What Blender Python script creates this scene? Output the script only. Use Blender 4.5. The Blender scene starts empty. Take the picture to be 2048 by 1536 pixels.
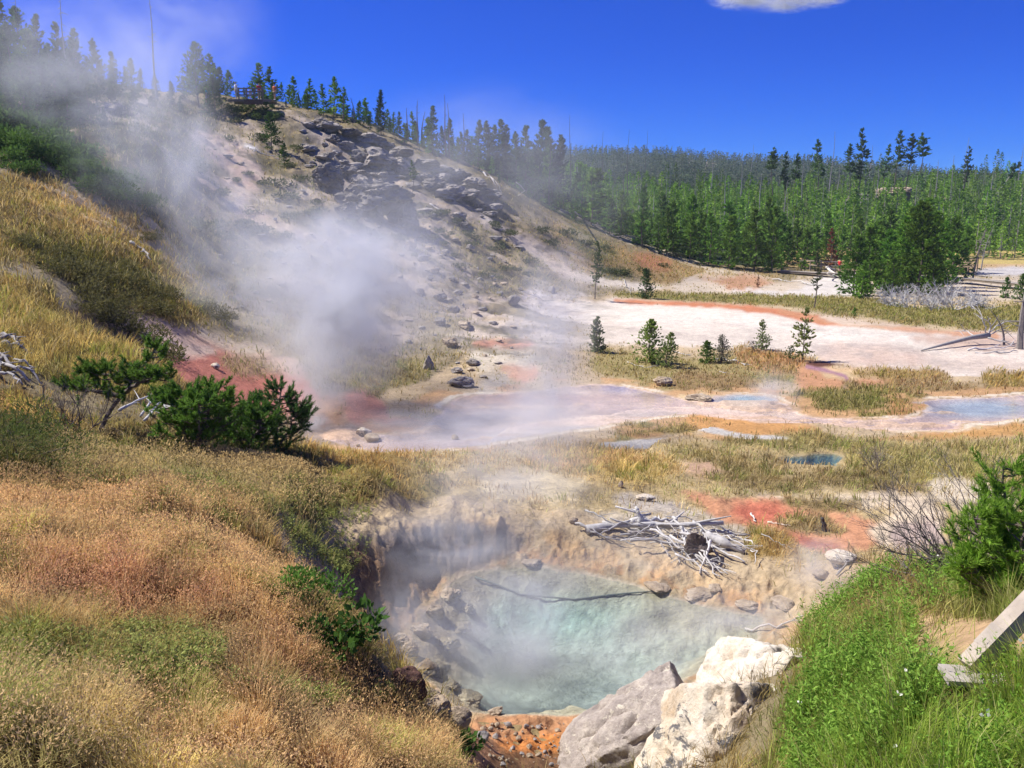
import bpy, math, random
import numpy as np
from mathutils import Vector

random.seed(7)
RNG = np.random.default_rng(7)
S = bpy.context.scene
COL = S.collection

# ------------------------------------------------------------------ camera
EYE = 7.2                        # eye height over the basin floor (z = 0)
FPX = 1704.0                     # focal length in pixels of the 2048-wide photograph
PITCH = math.atan(338.0 / FPX)   # looking slightly down
cam_data = bpy.data.cameras.new("camera")
cam = bpy.data.objects.new("camera", cam_data)
COL.objects.link(cam)
cam.location = (0, 0, EYE)
cam.rotation_euler = (math.radians(90) - PITCH, 0, 0)
cam_data.sensor_width = 36.0
cam_data.lens = 36.0 * FPX / 2048.0
cam_data.clip_start = 0.05
cam_data.clip_end = 8000
S.camera = cam

# ------------------------------------------------------------------ sky and sun
SUN_EL = math.radians(52)
SUN_AZ = math.radians(-74)       # clockwise from +Y: from the left, a little behind the scene
world = bpy.data.worlds.new("World")
S.world = world
world.use_nodes = True
wn = world.node_tree
wn.nodes.clear()
w_out = wn.nodes.new("ShaderNodeOutputWorld")
w_bg = wn.nodes.new("ShaderNodeBackground")
w_sky = wn.nodes.new("ShaderNodeTexSky")
w_sky.sky_type = 'NISHITA'
w_sky.sun_disc = False
w_sky.sun_elevation = SUN_EL
w_sky.sun_rotation = SUN_AZ
w_sky.altitude = 2400
w_sky.air_density = 1.0
w_sky.dust_density = 0.0
w_sky.ozone_density = 5.0
w_hs = wn.nodes.new("ShaderNodeHueSaturation")
w_hs.inputs["Saturation"].default_value = 1.45
w_bg.inputs["Strength"].default_value = 0.08
wn.links.new(w_sky.outputs[0], w_hs.inputs["Color"])
w_mul = wn.nodes.new("ShaderNodeMix"); w_mul.data_type = 'RGBA'; w_mul.blend_type = 'MULTIPLY'
w_mul.inputs[0].default_value = 1.0; w_mul.inputs[7].default_value = (0.06, 0.40, 1.12, 1)
wn.links.new(w_hs.outputs[0], w_mul.inputs[6])
wn.links.new(w_mul.outputs[2], w_bg.inputs["Color"])
wn.links.new(w_bg.outputs[0], w_out.inputs["Surface"])

sun_data = bpy.data.lights.new("sun", 'SUN')
sun_data.energy = 4.8
sun_data.angle = math.radians(0.53)
sun_data.color = (1.0, 0.955, 0.88)
sun = bpy.data.objects.new("sun", sun_data)
COL.objects.link(sun)
sd = Vector((math.sin(SUN_AZ) * math.cos(SUN_EL), math.cos(SUN_AZ) * math.cos(SUN_EL), math.sin(SUN_EL)))
sun.rotation_euler = sd.to_track_quat('Z', 'Y').to_euler()
sun.location = sd * 100

S.view_settings.view_transform = 'Standard'
S.view_settings.look = 'None'
S.view_settings.gamma = 1.0
S.view_settings.use_curve_mapping = False
S.view_settings.exposure = 0.68

S.cycles.use_adaptive_sampling = True
S.cycles.adaptive_threshold = 0.02
S.cycles.use_denoising = True
S.cycles.max_bounces = 7
S.cycles.diffuse_bounces = 3
S.cycles.glossy_bounces = 2
S.cycles.transmission_bounces = 3
S.cycles.volume_bounces = 1
S.cycles.transparent_max_bounces = 16
S.cycles.volume_step_rate = 1.0
S.cycles.volume_max_steps = 128
S.cycles.caustics_reflective = False
S.cycles.caustics_refractive = False

# ------------------------------------------------------------------ pixel <-> world
CP, SP = math.cos(PITCH), math.sin(PITCH)

def ray(px, py):
    a, b = (np.asarray(px, float) - 1024), (768 - np.asarray(py, float))
    return a, FPX * CP + b * SP, -FPX * SP + b * CP

def ut(px, py):
    """slope coordinates of a sight line: u = X/Y, t = (Z-EYE)/Y"""
    x, y, z = ray(px, py)
    return x / y, z / y

def project(X, Y, Z):
    dz = Z - EYE
    d = Y * CP - dz * SP
    v = Y * SP + dz * CP
    return 1024 + FPX * X / d, 768 - FPX * v / d, d

def at(px, py, Y):
    u, t = ut(px, py)
    return Vector((float(u * Y), float(Y), float(EYE + t * Y)))

def on_level(px, py, z):
    u, t = ut(px, py)
    Y = (z - EYE) / t
    return np.stack([u * Y, Y], -1)

# ------------------------------------------------------------------ noise
def _hash(ix, iy, iz):
    h = (ix.astype(np.int64) * 374761393 + iy.astype(np.int64) * 668265263 + iz.astype(np.int64) * 2147483647) & 0xFFFFFFFF
    h = ((h ^ (h >> 13)) * 1274126177) & 0xFFFFFFFF
    h = h ^ (h >> 16)
    return (h & 0xFFFFFF) / float(0xFFFFFF)

def vnoise(x, y, z=None):
    x = np.asarray(x, float); y = np.asarray(y, float)
    x0 = np.floor(x); y0 = np.floor(y)
    fx = x - x0; fy = y - y0
    fx = fx * fx * fx * (fx * (fx * 6 - 15) + 10); fy = fy * fy * fy * (fy * (fy * 6 - 15) + 10)
    if z is None:
        zz = np.zeros_like(x0)
        a = _hash(x0, y0, zz); b = _hash(x0 + 1, y0, zz); c = _hash(x0, y0 + 1, zz); d = _hash(x0 + 1, y0 + 1, zz)
        return ((a * (1 - fx) + b * fx) * (1 - fy) + (c * (1 - fx) + d * fx) * fy) * 2 - 1
    z = np.asarray(z, float); z0 = np.floor(z); fz = z - z0; fz = fz * fz * (3 - 2 * fz)
    r = 0
    for k in (0, 1):
        a = _hash(x0, y0, z0 + k); b = _hash(x0 + 1, y0, z0 + k); c = _hash(x0, y0 + 1, z0 + k); d = _hash(x0 + 1, y0 + 1, z0 + k)
        v = (a * (1 - fx) + b * fx) * (1 - fy) + (c * (1 - fx) + d * fx) * fy
        r = r + v * (fz if k else 1 - fz)
    return r * 2 - 1

def fbm(x, y, z=None, octaves=4, gain=0.5):
    s, a, n = 0, 1.0, 0
    for k in range(octaves):
        f = 2.03 ** k
        s = s + a * (vnoise(x * f + 17.3 * k, y * f - 9.1 * k) if z is None else vnoise(x * f + 17.3 * k, y * f - 9.1 * k, z * f + 5.7 * k))
        n += a; a *= gain
    return s / n

def sstep(a, b, x):
    t = np.clip((x - a) / (b - a), 0, 1)
    return t * t * (3 - 2 * t)

# ------------------------------------------------------------------ polygons
def poly_sd(P, poly, closed=True):
    """signed distance to a polygon (positive inside) or minus the distance to an open line"""
    poly = np.asarray(poly, float)
    n = len(poly)
    d2 = np.full(len(P), 1e18)
    inside = np.zeros(len(P), bool)
    for i in range(n if closed else n - 1):
        a = poly[i]; b = poly[(i + 1) % n]
        e = b - a
        w = P - a
        h = np.clip((w @ e) / (e @ e + 1e-12), 0, 1)
        q = w - h[:, None] * e
        d2 = np.minimum(d2, (q * q).sum(1))
        if closed:
            c = (a[1] <= P[:, 1]) != (b[1] <= P[:, 1])
            with np.errstate(divide='ignore', invalid='ignore'):
                xi = a[0] + (P[:, 1] - a[1]) / (e[1] if e[1] != 0 else 1e-12) * e[0]
            inside ^= c & (P[:, 0] < xi)
    d = np.sqrt(d2)
    return np.where(inside, d, -d) if closed else -d

def smooth_poly(pts, n=6):
    """closed Catmull-Rom through the points"""
    p = np.asarray(pts, float); m = len(p); out = []
    for i in range(m):
        p0, p1, p2, p3 = p[i - 1], p[i], p[(i + 1) % m], p[(i + 2) % m]
        for k in range(n):
            t = k / n
            out.append(0.5 * (2 * p1 + (p2 - p0) * t + (2 * p0 - 5 * p1 + 4 * p2 - p3) * t * t + (3 * p1 - p0 - 3 * p2 + p3) * t ** 3))
    return np.array(out)

# ------------------------------------------------------------------ object helpers
def link(o, parent=None):
    COL.objects.link(o)
    if parent is not None:
        o.parent = parent
    return o

def tag(o, label=None, cat=None, group=None, kind=None):
    if label: o['label'] = label
    if cat: o['category'] = cat
    if group: o['group'] = group
    if kind: o['kind'] = kind
    return o

def empty(name, loc=(0, 0, 0), rz=0.0, scale=1.0):
    o = bpy.data.objects.new(name, None)
    o.empty_display_size = 0.2
    o.location = loc
    o.rotation_euler = (0, 0, rz)
    o.scale = (scale, scale, scale) if np.isscalar(scale) else scale
    return link(o)

def tri_mesh(name, V, F, mat=None, color=None, smooth=False, mat_index=None):
    me = bpy.data.meshes.new(name)
    V = np.ascontiguousarray(V, dtype=np.float32); F = np.ascontiguousarray(F, dtype=np.int32)
    k = F.shape[1]
    me.vertices.add(len(V)); me.vertices.foreach_set("co", V.ravel())
    me.loops.add(F.size); me.loops.foreach_set("vertex_index", F.ravel())
    me.polygons.add(len(F))
    me.polygons.foreach_set("loop_start", np.arange(0, F.size, k, dtype=np.int32))
    if smooth:
        me.polygons.foreach_set("use_smooth", np.ones(len(F), dtype=bool))
    else:
        me.polygons.foreach_set("use_smooth", np.zeros(len(F), dtype=bool))
    if color is not None:
        c = np.ones((len(V), 4), np.float32); c[:, :3] = color
        at_ = me.color_attributes.new("tint", 'FLOAT_COLOR', 'POINT')
        at_.data.foreach_set("color", c.ravel())
    if mat is not None:
        for m in (mat if isinstance(mat, (list, tuple)) else [mat]):
            me.materials.append(m)
    if mat_index is not None:
        me.polygons.foreach_set("material_index", np.ascontiguousarray(mat_index, dtype=np.int32))
    me.update(calc_edges=True)
    return me

class MB:
    """collects triangles, tubes and boxes; build() links them as ONE mesh object"""
    def __init__(self):
        self.V, self.F, self.C, self.n = [], [], [], 0
    def add(self, V, F, c=(1, 1, 1)):
        V = np.asarray(V, float).reshape(-1, 3); F = np.asarray(F, int).reshape(-1, 3)
        self.V.append(V); self.F.append(F + self.n)
        c = np.asarray(c, float)
        self.C.append(np.broadcast_to(c, (len(V), 3)).copy() if c.ndim == 1 else c)
        self.n += len(V)
    def tube(self, pts, radii, k=6, c=(1, 1, 1), cap=True):
        P = np.asarray(pts, float); n = len(P)
        R = np.broadcast_to(np.asarray(radii, float), (n,))
        T = np.gradient(P, axis=0) if n > 2 else np.repeat((P[1:] - P[:1]), n, 0)
        T = T / (np.linalg.norm(T, axis=1, keepdims=True) + 1e-9)
        up = np.array([0, 0, 1.0]) if abs(T[0, 2]) < 0.9 else np.array([1.0, 0, 0])
        A = np.cross(T, up); A /= (np.linalg.norm(A, axis=1, keepdims=True) + 1e-9)
        B = np.cross(T, A)
        th = np.linspace(0, 2 * np.pi, k, endpoint=False)
        V = (P[:, None] + R[:, None, None] * (np.cos(th)[None, :, None] * A[:, None] + np.sin(th)[None, :, None] * B[:, None])).reshape(-1, 3)
        i = np.arange(n - 1)[:, None] * k; j = np.arange(k)[None]; j2 = (j + 1) % k
        q = np.stack([i + j, i + j2, i + k + j2, i + k + j], -1).reshape(-1, 4)
        F = [q[:, [0, 1, 2]], q[:, [0, 2, 3]]]
        if cap:
            V = np.vstack([V, P[:1], P[-1:]])
            jj = np.arange(k); j2 = (jj + 1) % k
            F.append(np.stack([jj, j2, np.full(k, n * k)], -1)[:, ::-1])
            F.append(np.stack([(n - 1) * k + jj, (n - 1) * k + j2, np.full(k, n * k + 1)], -1))
        self.add(V, np.vstack(F), c)
    def box(self, c0, half, ax=None, col=(1, 1, 1)):
        c0 = np.asarray(c0, float); half = np.asarray(half, float)
        ax = np.eye(3) if ax is None else np.asarray(ax, float)
        s = np.array([[i, j, k] for i in (-1, 1) for j in (-1, 1) for k in (-1, 1)], float)
        V = c0 + (s * half) @ ax
        F = [(0, 1, 3), (0, 3, 2), (4, 6, 7), (4, 7, 5), (0, 4, 5), (0, 5, 1), (2, 3, 7), (2, 7, 6), (0, 2, 6), (0, 6, 4), (1, 5, 7), (1, 7, 3)]
        self.add(V, F, col)
    def beam(self, a, b, w, h, col=(1, 1, 1)):
        a = np.asarray(a, float); b = np.asarray(b, float)
        d = b - a; L = np.linalg.norm(d); d = d / L
        up = np.array([0, 0, 1.0]) if abs(d[2]) < 0.95 else np.array([0, 1.0, 0])
        s = np.cross(d, up); s /= np.linalg.norm(s); v = np.cross(s, d)
        self.box((a + b) / 2, (L / 2, w / 2, h / 2), np.stack([d, s, v]), col)
    def arrays(self):
        return np.vstack(self.V), np.vstack(self.F), np.vstack(self.C)
    def mesh(self, name, mat, smooth=False):
        V, F, C = self.arrays()
        return tri_mesh(name, V, F, mat, C, smooth)
    def build(self, name, mat, parent=None, smooth=False):
        return link(bpy.data.objects.new(name, self.mesh(name, mat, smooth)), parent)

# ------------------------------------------------------------------ materials
def new_mat(name):
    m = bpy.data.materials.new(name); m.use_nodes = True
    nt = m.node_tree; nt.nodes.clear()
    return m, nt

def N(nt, t, **kw):
    n = nt.nodes.new(t)
    for k, v in kw.items():
        if k.startswith('i_'):
            n.inputs[k[2:].replace('_', ' ')].default_value = v
        else:
            setattr(n, k, v)
    return n

def mixrgb(nt, fac, a, b, mode='MIX'):
    m = nt.nodes.new("ShaderNodeMix"); m.data_type = 'RGBA'; m.blend_type = mode
    for sock, v in ((m.inputs[0], fac), (m.inputs[6], a), (m.inputs[7], b)):
        if hasattr(v, 'is_linked'): nt.links.new(v, sock)
        elif np.isscalar(v): sock.default_value = v
        else: sock.default_value = (*v[:3], 1)
    return m.outputs[2]

def math_n(nt, op, a, b=None, c=None, clamp=False):
    m = nt.nodes.new("ShaderNodeMath"); m.operation = op; m.use_clamp = clamp
    for i, v in enumerate((a, b, c)):
        if v is None: continue
        if hasattr(v, 'is_linked'): nt.links.new(v, m.inputs[i])
        else: m.inputs[i].default_value = v
    return m.outputs[0]

def ramp(nt, fac, stops):
    r = nt.nodes.new("ShaderNodeValToRGB")
    nt.links.new(fac, r.inputs[0])
    e = r.color_ramp.elements
    while len(e) < len(stops): e.new(0.5)
    for k, (p, c) in enumerate(stops):
        e[k].position = p
        e[k].color = (c, c, c, 1) if np.isscalar(c) else (*c[:3], 1)
    return r.outputs[0]

def noise_n(nt, vec, scale, detail=4, rough=0.55, distort=0.0):
    n = nt.nodes.new("ShaderNodeTexNoise")
    n.inputs["Scale"].default_value = scale; n.inputs["Detail"].default_value = detail
    n.inputs["Roughness"].default_value = rough; n.inputs["Distortion"].default_value = distort
    if vec is not None: nt.links.new(vec, n.inputs["Vector"])
    return n.outputs[0]

def surface(nt, color, rough=0.9, bump=None, bump_dist=0.02, bump_strength=1.0, spec=0.15, translucent=0.0):
    out = nt.nodes.new("ShaderNodeOutputMaterial")
    p = nt.nodes.new("ShaderNodeBsdfPrincipled")
    if hasattr(color, 'is_linked'): nt.links.new(color, p.inputs["Base Color"])
    else: p.inputs["Base Color"].default_value = (*color[:3], 1)
    if hasattr(rough, 'is_linked'): nt.links.new(rough, p.inputs["Roughness"])
    else: p.inputs["Roughness"].default_value = rough
    p.inputs["Specular IOR Level"].default_value = spec
    if bump is not None:
        b = nt.nodes.new("ShaderNodeBump"); b.inputs["Distance"].default_value = bump_dist; b.inputs["Strength"].default_value = bump_strength
        nt.links.new(bump, b.inputs["Height"]); nt.links.new(b.outputs[0], p.inputs["Normal"])
    sh = p.outputs[0]
    if translucent > 0:
        tr = nt.nodes.new("ShaderNodeBsdfTranslucent")
        if hasattr(color, 'is_linked'): nt.links.new(color, tr.inputs["Color"])
        else: tr.inputs["Color"].default_value = (*color[:3], 1)
        mx = nt.nodes.new("ShaderNodeMixShader"); mx.inputs[0].default_value = translucent
        nt.links.new(sh, mx.inputs[1]); nt.links.new(tr.outputs[0], mx.inputs[2]); sh = mx.outputs[0]
    nt.links.new(sh, out.inputs["Surface"])
    return p

def tint_mat(name, gain=1.0, var=0.25, scale=6.0, rough=0.9, translucent=0.0, obj_var=0.0, bump=0.0, bump_scale=20.0, spec=0.12):
    """colour comes from the mesh's own tint, broken up by noise"""
    m, nt = new_mat(name)
    a = N(nt, "ShaderNodeVertexColor", layer_name="tint")
    g = N(nt, "ShaderNodeNewGeometry")
    n = noise_n(nt, g.outputs["Position"], scale, 5, 0.6)
    f = ramp(nt, n, [(0.25, gain * (1 - var)), (0.75, gain * (1 + var))])
    c = mixrgb(nt, 1.0, a.outputs[0], f, 'MULTIPLY')
    if obj_var > 0:
        oi = N(nt, "ShaderNodeObjectInfo")
        hs = N(nt, "ShaderNodeHueSaturation")
        mr = N(nt, "ShaderNodeMapRange"); nt.links.new(oi.outputs["Random"], mr.inputs[0])
        mr.inputs[3].default_value = 1 - obj_var; mr.inputs[4].default_value = 1 + obj_var
        nt.links.new(mr.outputs[0], hs.inputs["Value"])
        r2 = math_n(nt, 'FRACT', math_n(nt, 'MULTIPLY', oi.outputs["Random"], 17.37))
        mr2 = N(nt, "ShaderNodeMapRange"); nt.links.new(r2, mr2.inputs[0]); mr2.inputs[3].default_value = 0.485; mr2.inputs[4].default_value = 0.515
        nt.links.new(mr2.outputs[0], hs.inputs["Hue"])
        nt.links.new(c, hs.inputs["Color"]); c = hs.outputs[0]
    b = noise_n(nt, g.outputs["Position"], bump_scale, 6, 0.65) if bump > 0 else None
    surface(nt, c, rough, b, bump, 1.0, spec, translucent)
    return m
# ------------------------------------------------------------------ terrain heights
_ctrl = []
def cv(px, py, Y):                       # a ground point seen at this pixel, this far away
    u, t = ut(px, py); _ctrl.append((float(u), math.log(Y), EYE + float(t) * Y))
def cl(px, py, z=0.0):                   # a ground point seen at this pixel, on this level
    x, y = on_level(px, py, z); _ctrl.append((x / y, math.log(y), z))
def ch(px, Y, z):                        # a hidden ground point
    u, t = ut(px, 600); _ctrl.append((float(u), math.log(Y), z))

for p in [  # left edge
    (-260,1500,2.9),(-260,1200,5),(-260,950,8.5),(-260,760,14.5),(-260,600,21),(-260,440,32),(-260,250,56),(-260,130,82),
    (0,1500,3.1),(0,1300,4.3),(0,1100,6.3),(0,1000,8),(0,940,9.8),(0,870,12.5),(0,780,15.5),(0,700,18.5),(0,600,24),(0,500,30),(0,400,38),(0,300,50),(0,220,64),(0,150,82),
    (150,1500,3.3),(150,1300,4.5),(150,1100,6.6),(150,1000,8.6),(150,930,11.5),(150,860,14.5),(150,760,18),(150,660,23),(150,600,28),(150,500,36),(150,400,46),(150,300,58),(150,230,76),
    (300,1500,3.5),(300,1300,4.8),(300,1100,7),(300,1000,9.4),(300,930,12),(300,870,15),(300,780,19),(300,690,23),(330,620,34),(300,500,43),(300,400,53),(300,300,66),(300,240,82),(300,205,96),
    (450,1500,3.6),(450,1300,4.9),(450,1100,7.6),(450,1000,10.2),(450,930,13.2),(450,880,15.6),
    (480,800,28),(450,740,31),(450,660,37),(450,560,49),(450,460,62),(450,360,76),(450,280,88),(450,228,100),
    (600,1520,3.8),(600,1400,4.6),(600,1300,5.6),(600,1150,8.4),(600,1050,10.6),(600,960,13.8),(600,905,17),
    (560,790,31),(600,720,35),(600,650,42),(600,560,53),(600,480,64),(600,400,76),(600,310,90),(600,238,100),
    (760,1500,4.6),(760,1420,5.3),(740,1300,7.2),(690,1180,10.2),(720,1110,11.5),(760,1020,13),(760,960,15),(760,915,18.5),
    (740,700,42),(740,600,55),(740,500,68),(740,420,80),(740,350,92),(740,288,102),
    (900,1530,5.2),(900,1058,13.0),(900,1000,14.4),(900,940,18),(900,910,22),
    (860,640,53),(860,540,68),(860,450,82),(860,380,94),(860,325,104),
    (1000,560,72),(1000,480,86),(1000,420,98),(1000,382,105),
    (1100,520,86),(1100,470,98),(1100,433,107),(1250,535,94),(1250,492,108),(1400,532,108),
    # pool surroundings, right bank
    (1060,1062,13.2),(1060,1000,15.6),(1060,950,18.5),(1250,1090,13.6),(1250,1010,16),(1250,950,19),(1420,1090,13.9),(1420,1020,16),(1420,960,19),(1420,910,22.5),
    (1600,1130,12.6),(1600,1060,14.6),(1600,1000,17),(1600,940,20.5),(1600,900,23.5),
    (1560,1250,9.6),(1650,1180,10.6),(1750,1120,12),(1750,1050,14.4),(1750,960,19),(1900,1130,10.4),(1900,1040,14),(1900,960,18.5),(2040,1180,8.4),(2040,1080,11.6),(2040,960,18),
    (1640,1340,7.2),(1640,1500,5.6),(1700,1260,7.9),(1800,1220,7.6),(1850,1300,5.4),(1900,1230,6.8),(1950,1340,4.0),(1800,1420,4.4),(1750,1530,4.2),(1900,1500,3.3),(2040,1400,3.5),(2040,1520,3.0),(2300,1500,2.9),(2300,1340,3.9),(2300,1180,7.5),(2300,1040,12),
    (1300,1530,7.2),(1100,1535,7.6),
]: cv(*p)
for p in [(700,895,0.05),(700,860,0),(800,880,0),(900,860,0),(900,800,0),(960,720,0.1),(1000,690,0.1),(1050,640,0.1),(1060,612,0.2),(1000,900,0.05),(1100,850,0),(1100,780,0),(1150,700,0),(1150,640,0),
          (1200,590,0.2),(1300,880,0.05),(1300,800,0),(1300,740,0),(1300,680,0),(1300,630,0),(1300,580,0.1),(1450,560,0.1),(1450,620,0),(1500,700,0),(1500,780,0),(1500,850,0.03),
          (1650,552,0),(1650,620,0),(1700,700,0),(1700,780,0),(1700,860,0.03),(1850,552,0),(1850,620,0),(1900,700,0),(1900,780,0),(1900,860,0.03),(2048,552,0),(2048,620,0),(2048,700,0),(2048,790,0),(2048,850,0.05),
          (2300,560,0),(2300,650,0),(2300,760,0),(2300,860,0.1)]: cl(*p)
for p in [(600,22,0.2),(450,22,0.4),(520,25,0.1),(400,24,1.2),(700,26,0),(200,25,2.2)]: ch(*p)

_C = np.array(_ctrl)
_US = 2.2
def _feat(u, s): return np.stack([u * _US, s], -1)
_P = _feat(_C[:, 0], _C[:, 1])
def _ker(r2): return 0.5 * r2 * np.log(r2 + 1e-12)
def _solve(P, z, lam=2e-3):
    n = len(P)
    K = _ker(((P[:, None] - P[None]) ** 2).sum(-1)) + np.eye(n) * lam
    Q = np.hstack([np.ones((n, 1)), P])
    A = np.block([[K, Q], [Q.T, np.zeros((3, 3))]])
    w = np.linalg.solve(A, np.concatenate([z, np.zeros(3)]))
    return w
_W = _solve(_P, _C[:, 2])
def _tps(u, s):
    out = np.empty(len(u))
    for i in range(0, len(u), 60000):
        q = _feat(u[i:i + 60000], s[i:i + 60000])
        r2 = ((q[:, None] - _P[None]) ** 2).sum(-1)
        out[i:i + 60000] = _ker(r2) @ _W[:-3] + _W[-3] + q @ _W[-2:]
    return out

_FU = np.array([-1.2,-.35,-.2,-.05,.05,.15,.3,.6,1.2])
_FY = np.array([115,150,200,260,330,420,560,720,1000,1500.])
_FZ = np.array([[30,19.5,17,11,6,2.5,.6,.3,.3],[34,20,17,11.5,8,5,3,2.5,2.5],[36,20,17,13,11,8,8,9,9],[36,20,17,15,13,9,10,15,15],[34,20,18,17,15,10,11,16,16],
                [32,20,18,18,17,17,17,14,12],[30,22,24,28,31,32,30,20,14],[30,26,36,48,53,52,47,32,24],[30,26,32,40,44,44,40,28,22],[10]*9], float)
def _far(u, Y):
    s = np.clip(np.log(Y), math.log(115), math.log(1499)); ls = np.log(_FY)
    i = np.clip(np.searchsorted(ls, s) - 1, 0, len(ls) - 2); fi = (s - ls[i]) / (ls[i + 1] - ls[i]); fi = fi * fi * (3 - 2 * fi) * .6 + fi * .4
    uu = np.clip(u, -1.19, 1.19); j = np.clip(np.searchsorted(_FU, uu) - 1, 0, len(_FU) - 2); fj = (uu - _FU[j]) / (_FU[j + 1] - _FU[j]); fj = fj * fj * (3 - 2 * fj)
    return (_FZ[i, j] * (1 - fi) + _FZ[i + 1, j] * fi) * (1 - fj) + (_FZ[i, j + 1] * (1 - fi) + _FZ[i + 1, j + 1] * fi) * fj

# water outlines: (name, level, pixel outline, depth, bank width, shallow width)
POOL_LEVEL = 1.42
POOLS = {
    'spring': dict(z=POOL_LEVEL, depth=0.75, bank=0.85, shore=1.5, px=[(985,1132),(1060,1128),(1150,1140),(1250,1160),(1340,1188),(1420,1212),(1500,1225),(1540,1240),(1530,1275),(1480,1310),(1420,1350),(1330,1400),(1240,1430),(1130,1438),(1000,1438),(900,1428),(850,1375),(800,1320),(808,1262),(850,1215),(880,1170),(930,1140)]),
    'creek': dict(z=-0.04, depth=0.10, bank=1.6, shore=0.8, px=[(640,872),(690,855),(760,868),(850,850),(905,800),(960,790),(1050,783),(1120,775),(1190,768),(1260,775),(1330,790),(1400,803),(1440,790),(1530,792),(1580,812),(1610,830),(1680,838),(1760,838),(1835,830),(1850,812),(1820,806),(1870,799),(1960,796),(2060,788),(2180,792),(2180,842),(2060,838),(1990,846),(1935,850),(1915,862),(1800,862),(1650,858),(1540,856),(1440,842),(1360,836),(1300,842),(1230,856),(1120,870),(1020,888),(930,898),(830,905),(740,906),(680,892)]),
    'stream': dict(z=0.02, depth=0.08, bank=0.8, shore=0.5, px=[(1200,890),(1260,882),(1340,878),(1400,880),(1440,892),(1490,905),(1560,908),(1580,918),(1500,916),(1430,905),(1380,898),(1300,902),(1230,902)]),
    'pond': dict(z=0.55, depth=0.35, bank=0.6, shore=0.5, px=[(1555,918),(1600,910),(1660,908),(1690,916),(1680,930),(1710,940),(1650,942),(1590,938)]),
    'puddle': dict(z=0.03, depth=0.15, bank=0.5, shore=0.4, px=[(1375,866),(1400,862),(1428,864),(1430,870),(1400,873)]),
}
for k, p in POOLS.items():
    p['xy'] = smooth_poly([on_level(x, y, p['z']) for x, y in p['px']], 5)

def base_height(X, Y):
    Yc = np.maximum(Y, 2.9)
    u = np.clip(X / Yc, -.92, .92); s = np.log(Yc)
    z = _tps(u, np.minimum(s, math.log(125)))
    nb = sstep(2.9, .2, Y); z = z * (1 - nb) + (EYE - 1.75) * nb
    w = sstep(106, 140, Y)
    return z * (1 - w) + _far(u, Y) * w

ROCKY = smooth_poly([(590,225),(700,268),(850,318),(1000,378),(985,420),(880,470),(760,440),(690,420),(640,360),(600,290)], 3)   # rocky band on the hill, as outlined in the photo
def detail(X, Y):
    u = X / np.maximum(Y, .3)
    hill = sstep(24, 55, Y) * sstep(0.12, -0.02, u + (Y - 60) * 0.0 - 0.00)   # roughness of the hillside
    rid = 1 - np.abs(fbm((X * .55 + Y * .84) / 3.2, (X * .84 - Y * .55) / 11.0, octaves=5, gain=.6)) * 2
    d = hill * (0.75 * fbm(X / 9, Y / 9, octaves=5, gain=.55) + 0.30 * fbm(X / 1.6, Y / 1.6 + 7, octaves=3) + .45 * (rid - .4) * sstep(40, 60, Y))
    near = sstep(24, 14, Y)
    d = d + near * (0.16 * fbm(X / 1.3 + 3, Y / 1.3, octaves=4) + .20 * sstep(4, 6.5, Y) * sstep(-.0, -1.2, X) * fbm(X / .9 + 13, Y / .9 + 2, octaves=2) + 0.035 * fbm(X / .22, Y / .22, octaves=3))
    mid = sstep(12, 20, Y) * (1 - hill) * sstep(140, 90, Y)
    d = d + mid * (0.06 * fbm(X / 1.7, Y / 1.7, octaves=4))
    far = sstep(130, 220, Y)
    d = d + far * (2.5 * fbm(X / 40, Y / 40, octaves=4)) + sstep(380, 600, Y) * 3 * fbm(X / 110 + 4, Y / 110, octaves=4)
    return d

WALL_LEFT = [on_level(x, y, POOL_LEVEL) for x, y in [(985,1130),(880,1165),(840,1215),(800,1265),(790,1330),(860,1400)]]
def height(X, Y, want_sd=False):
    X = np.asarray(X, float).ravel(); Y = np.asarray(Y, float).ravel()
    z = base_height(X, Y) + detail(X, Y)
    P = np.stack([X, Y], -1); sds = {}
    for k, p in POOLS.items():
        lo = p['xy'].min(0) - 4; hi = p['xy'].max(0) + 4
        m = ((P > lo) & (P < hi)).all(1)
        sd = np.full(len(X), -99.0)
        if m.any():
            q = P[m]
            sd_ = poly_sd(q, p['xy'])
            wob = 0.16 if k == 'spring' else 0.22
            sd_ = sd_ + wob * fbm(q[:, 0] / .7, q[:, 1] / .7, octaves=5, gain=.6)
            sd[m] = sd_
            zz = z[m]
            bank = p['bank']
            if k == 'spring':
                dl = poly_sd(q, WALL_LEFT, closed=False)
                wl = sstep(-1.6, -0.5, dl)
                bank = 1.7 * (1 - wl) + 1.05 * wl
                rim = (0.5 - 0.5 * wl) * 0.0
            a = sstep(0, 1, -sd_ / bank)
            target = p['z'] + 0.03 + np.maximum(zz - p['z'] - 0.03, 0.02) * a
            bed = p['z'] + 0.03 - (p['depth'] + 0.03) * sstep(0, 1, sd_ / p['shore']) ** 0.8
            if k == 'creek':
                bar = fbm(q[:, 0] / 5 + 2, q[:, 1] / .8, octaves=5, gain=.62)
                bed = bed + .17 * sstep(.16, .42, bar) * sstep(.1, .6, sd_)
            if k == 'spring':
                lump = np.clip(1 - np.abs(fbm(q[:, 0] / .42 + 7, q[:, 1] / .42, octaves=4)) * 2.2, 0, 1)
                target = target + .13 * (lump - .3) * sstep(.0, -.12, sd_) * sstep(-1.5, -.5, sd_)
                bed = bed + 0.10 * fbm(q[:, 0] / .35, q[:, 1] / .35, octaves=3) * sstep(0, .4, sd_) * sstep(0.9, 0.2, sd_)
            far_out = sd_ < -3.5
            z[m] = np.where(far_out, zz, np.where(sd_ > 0, bed, target))
        sds[k] = sd
    return (z, sds) if want_sd else z

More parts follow.
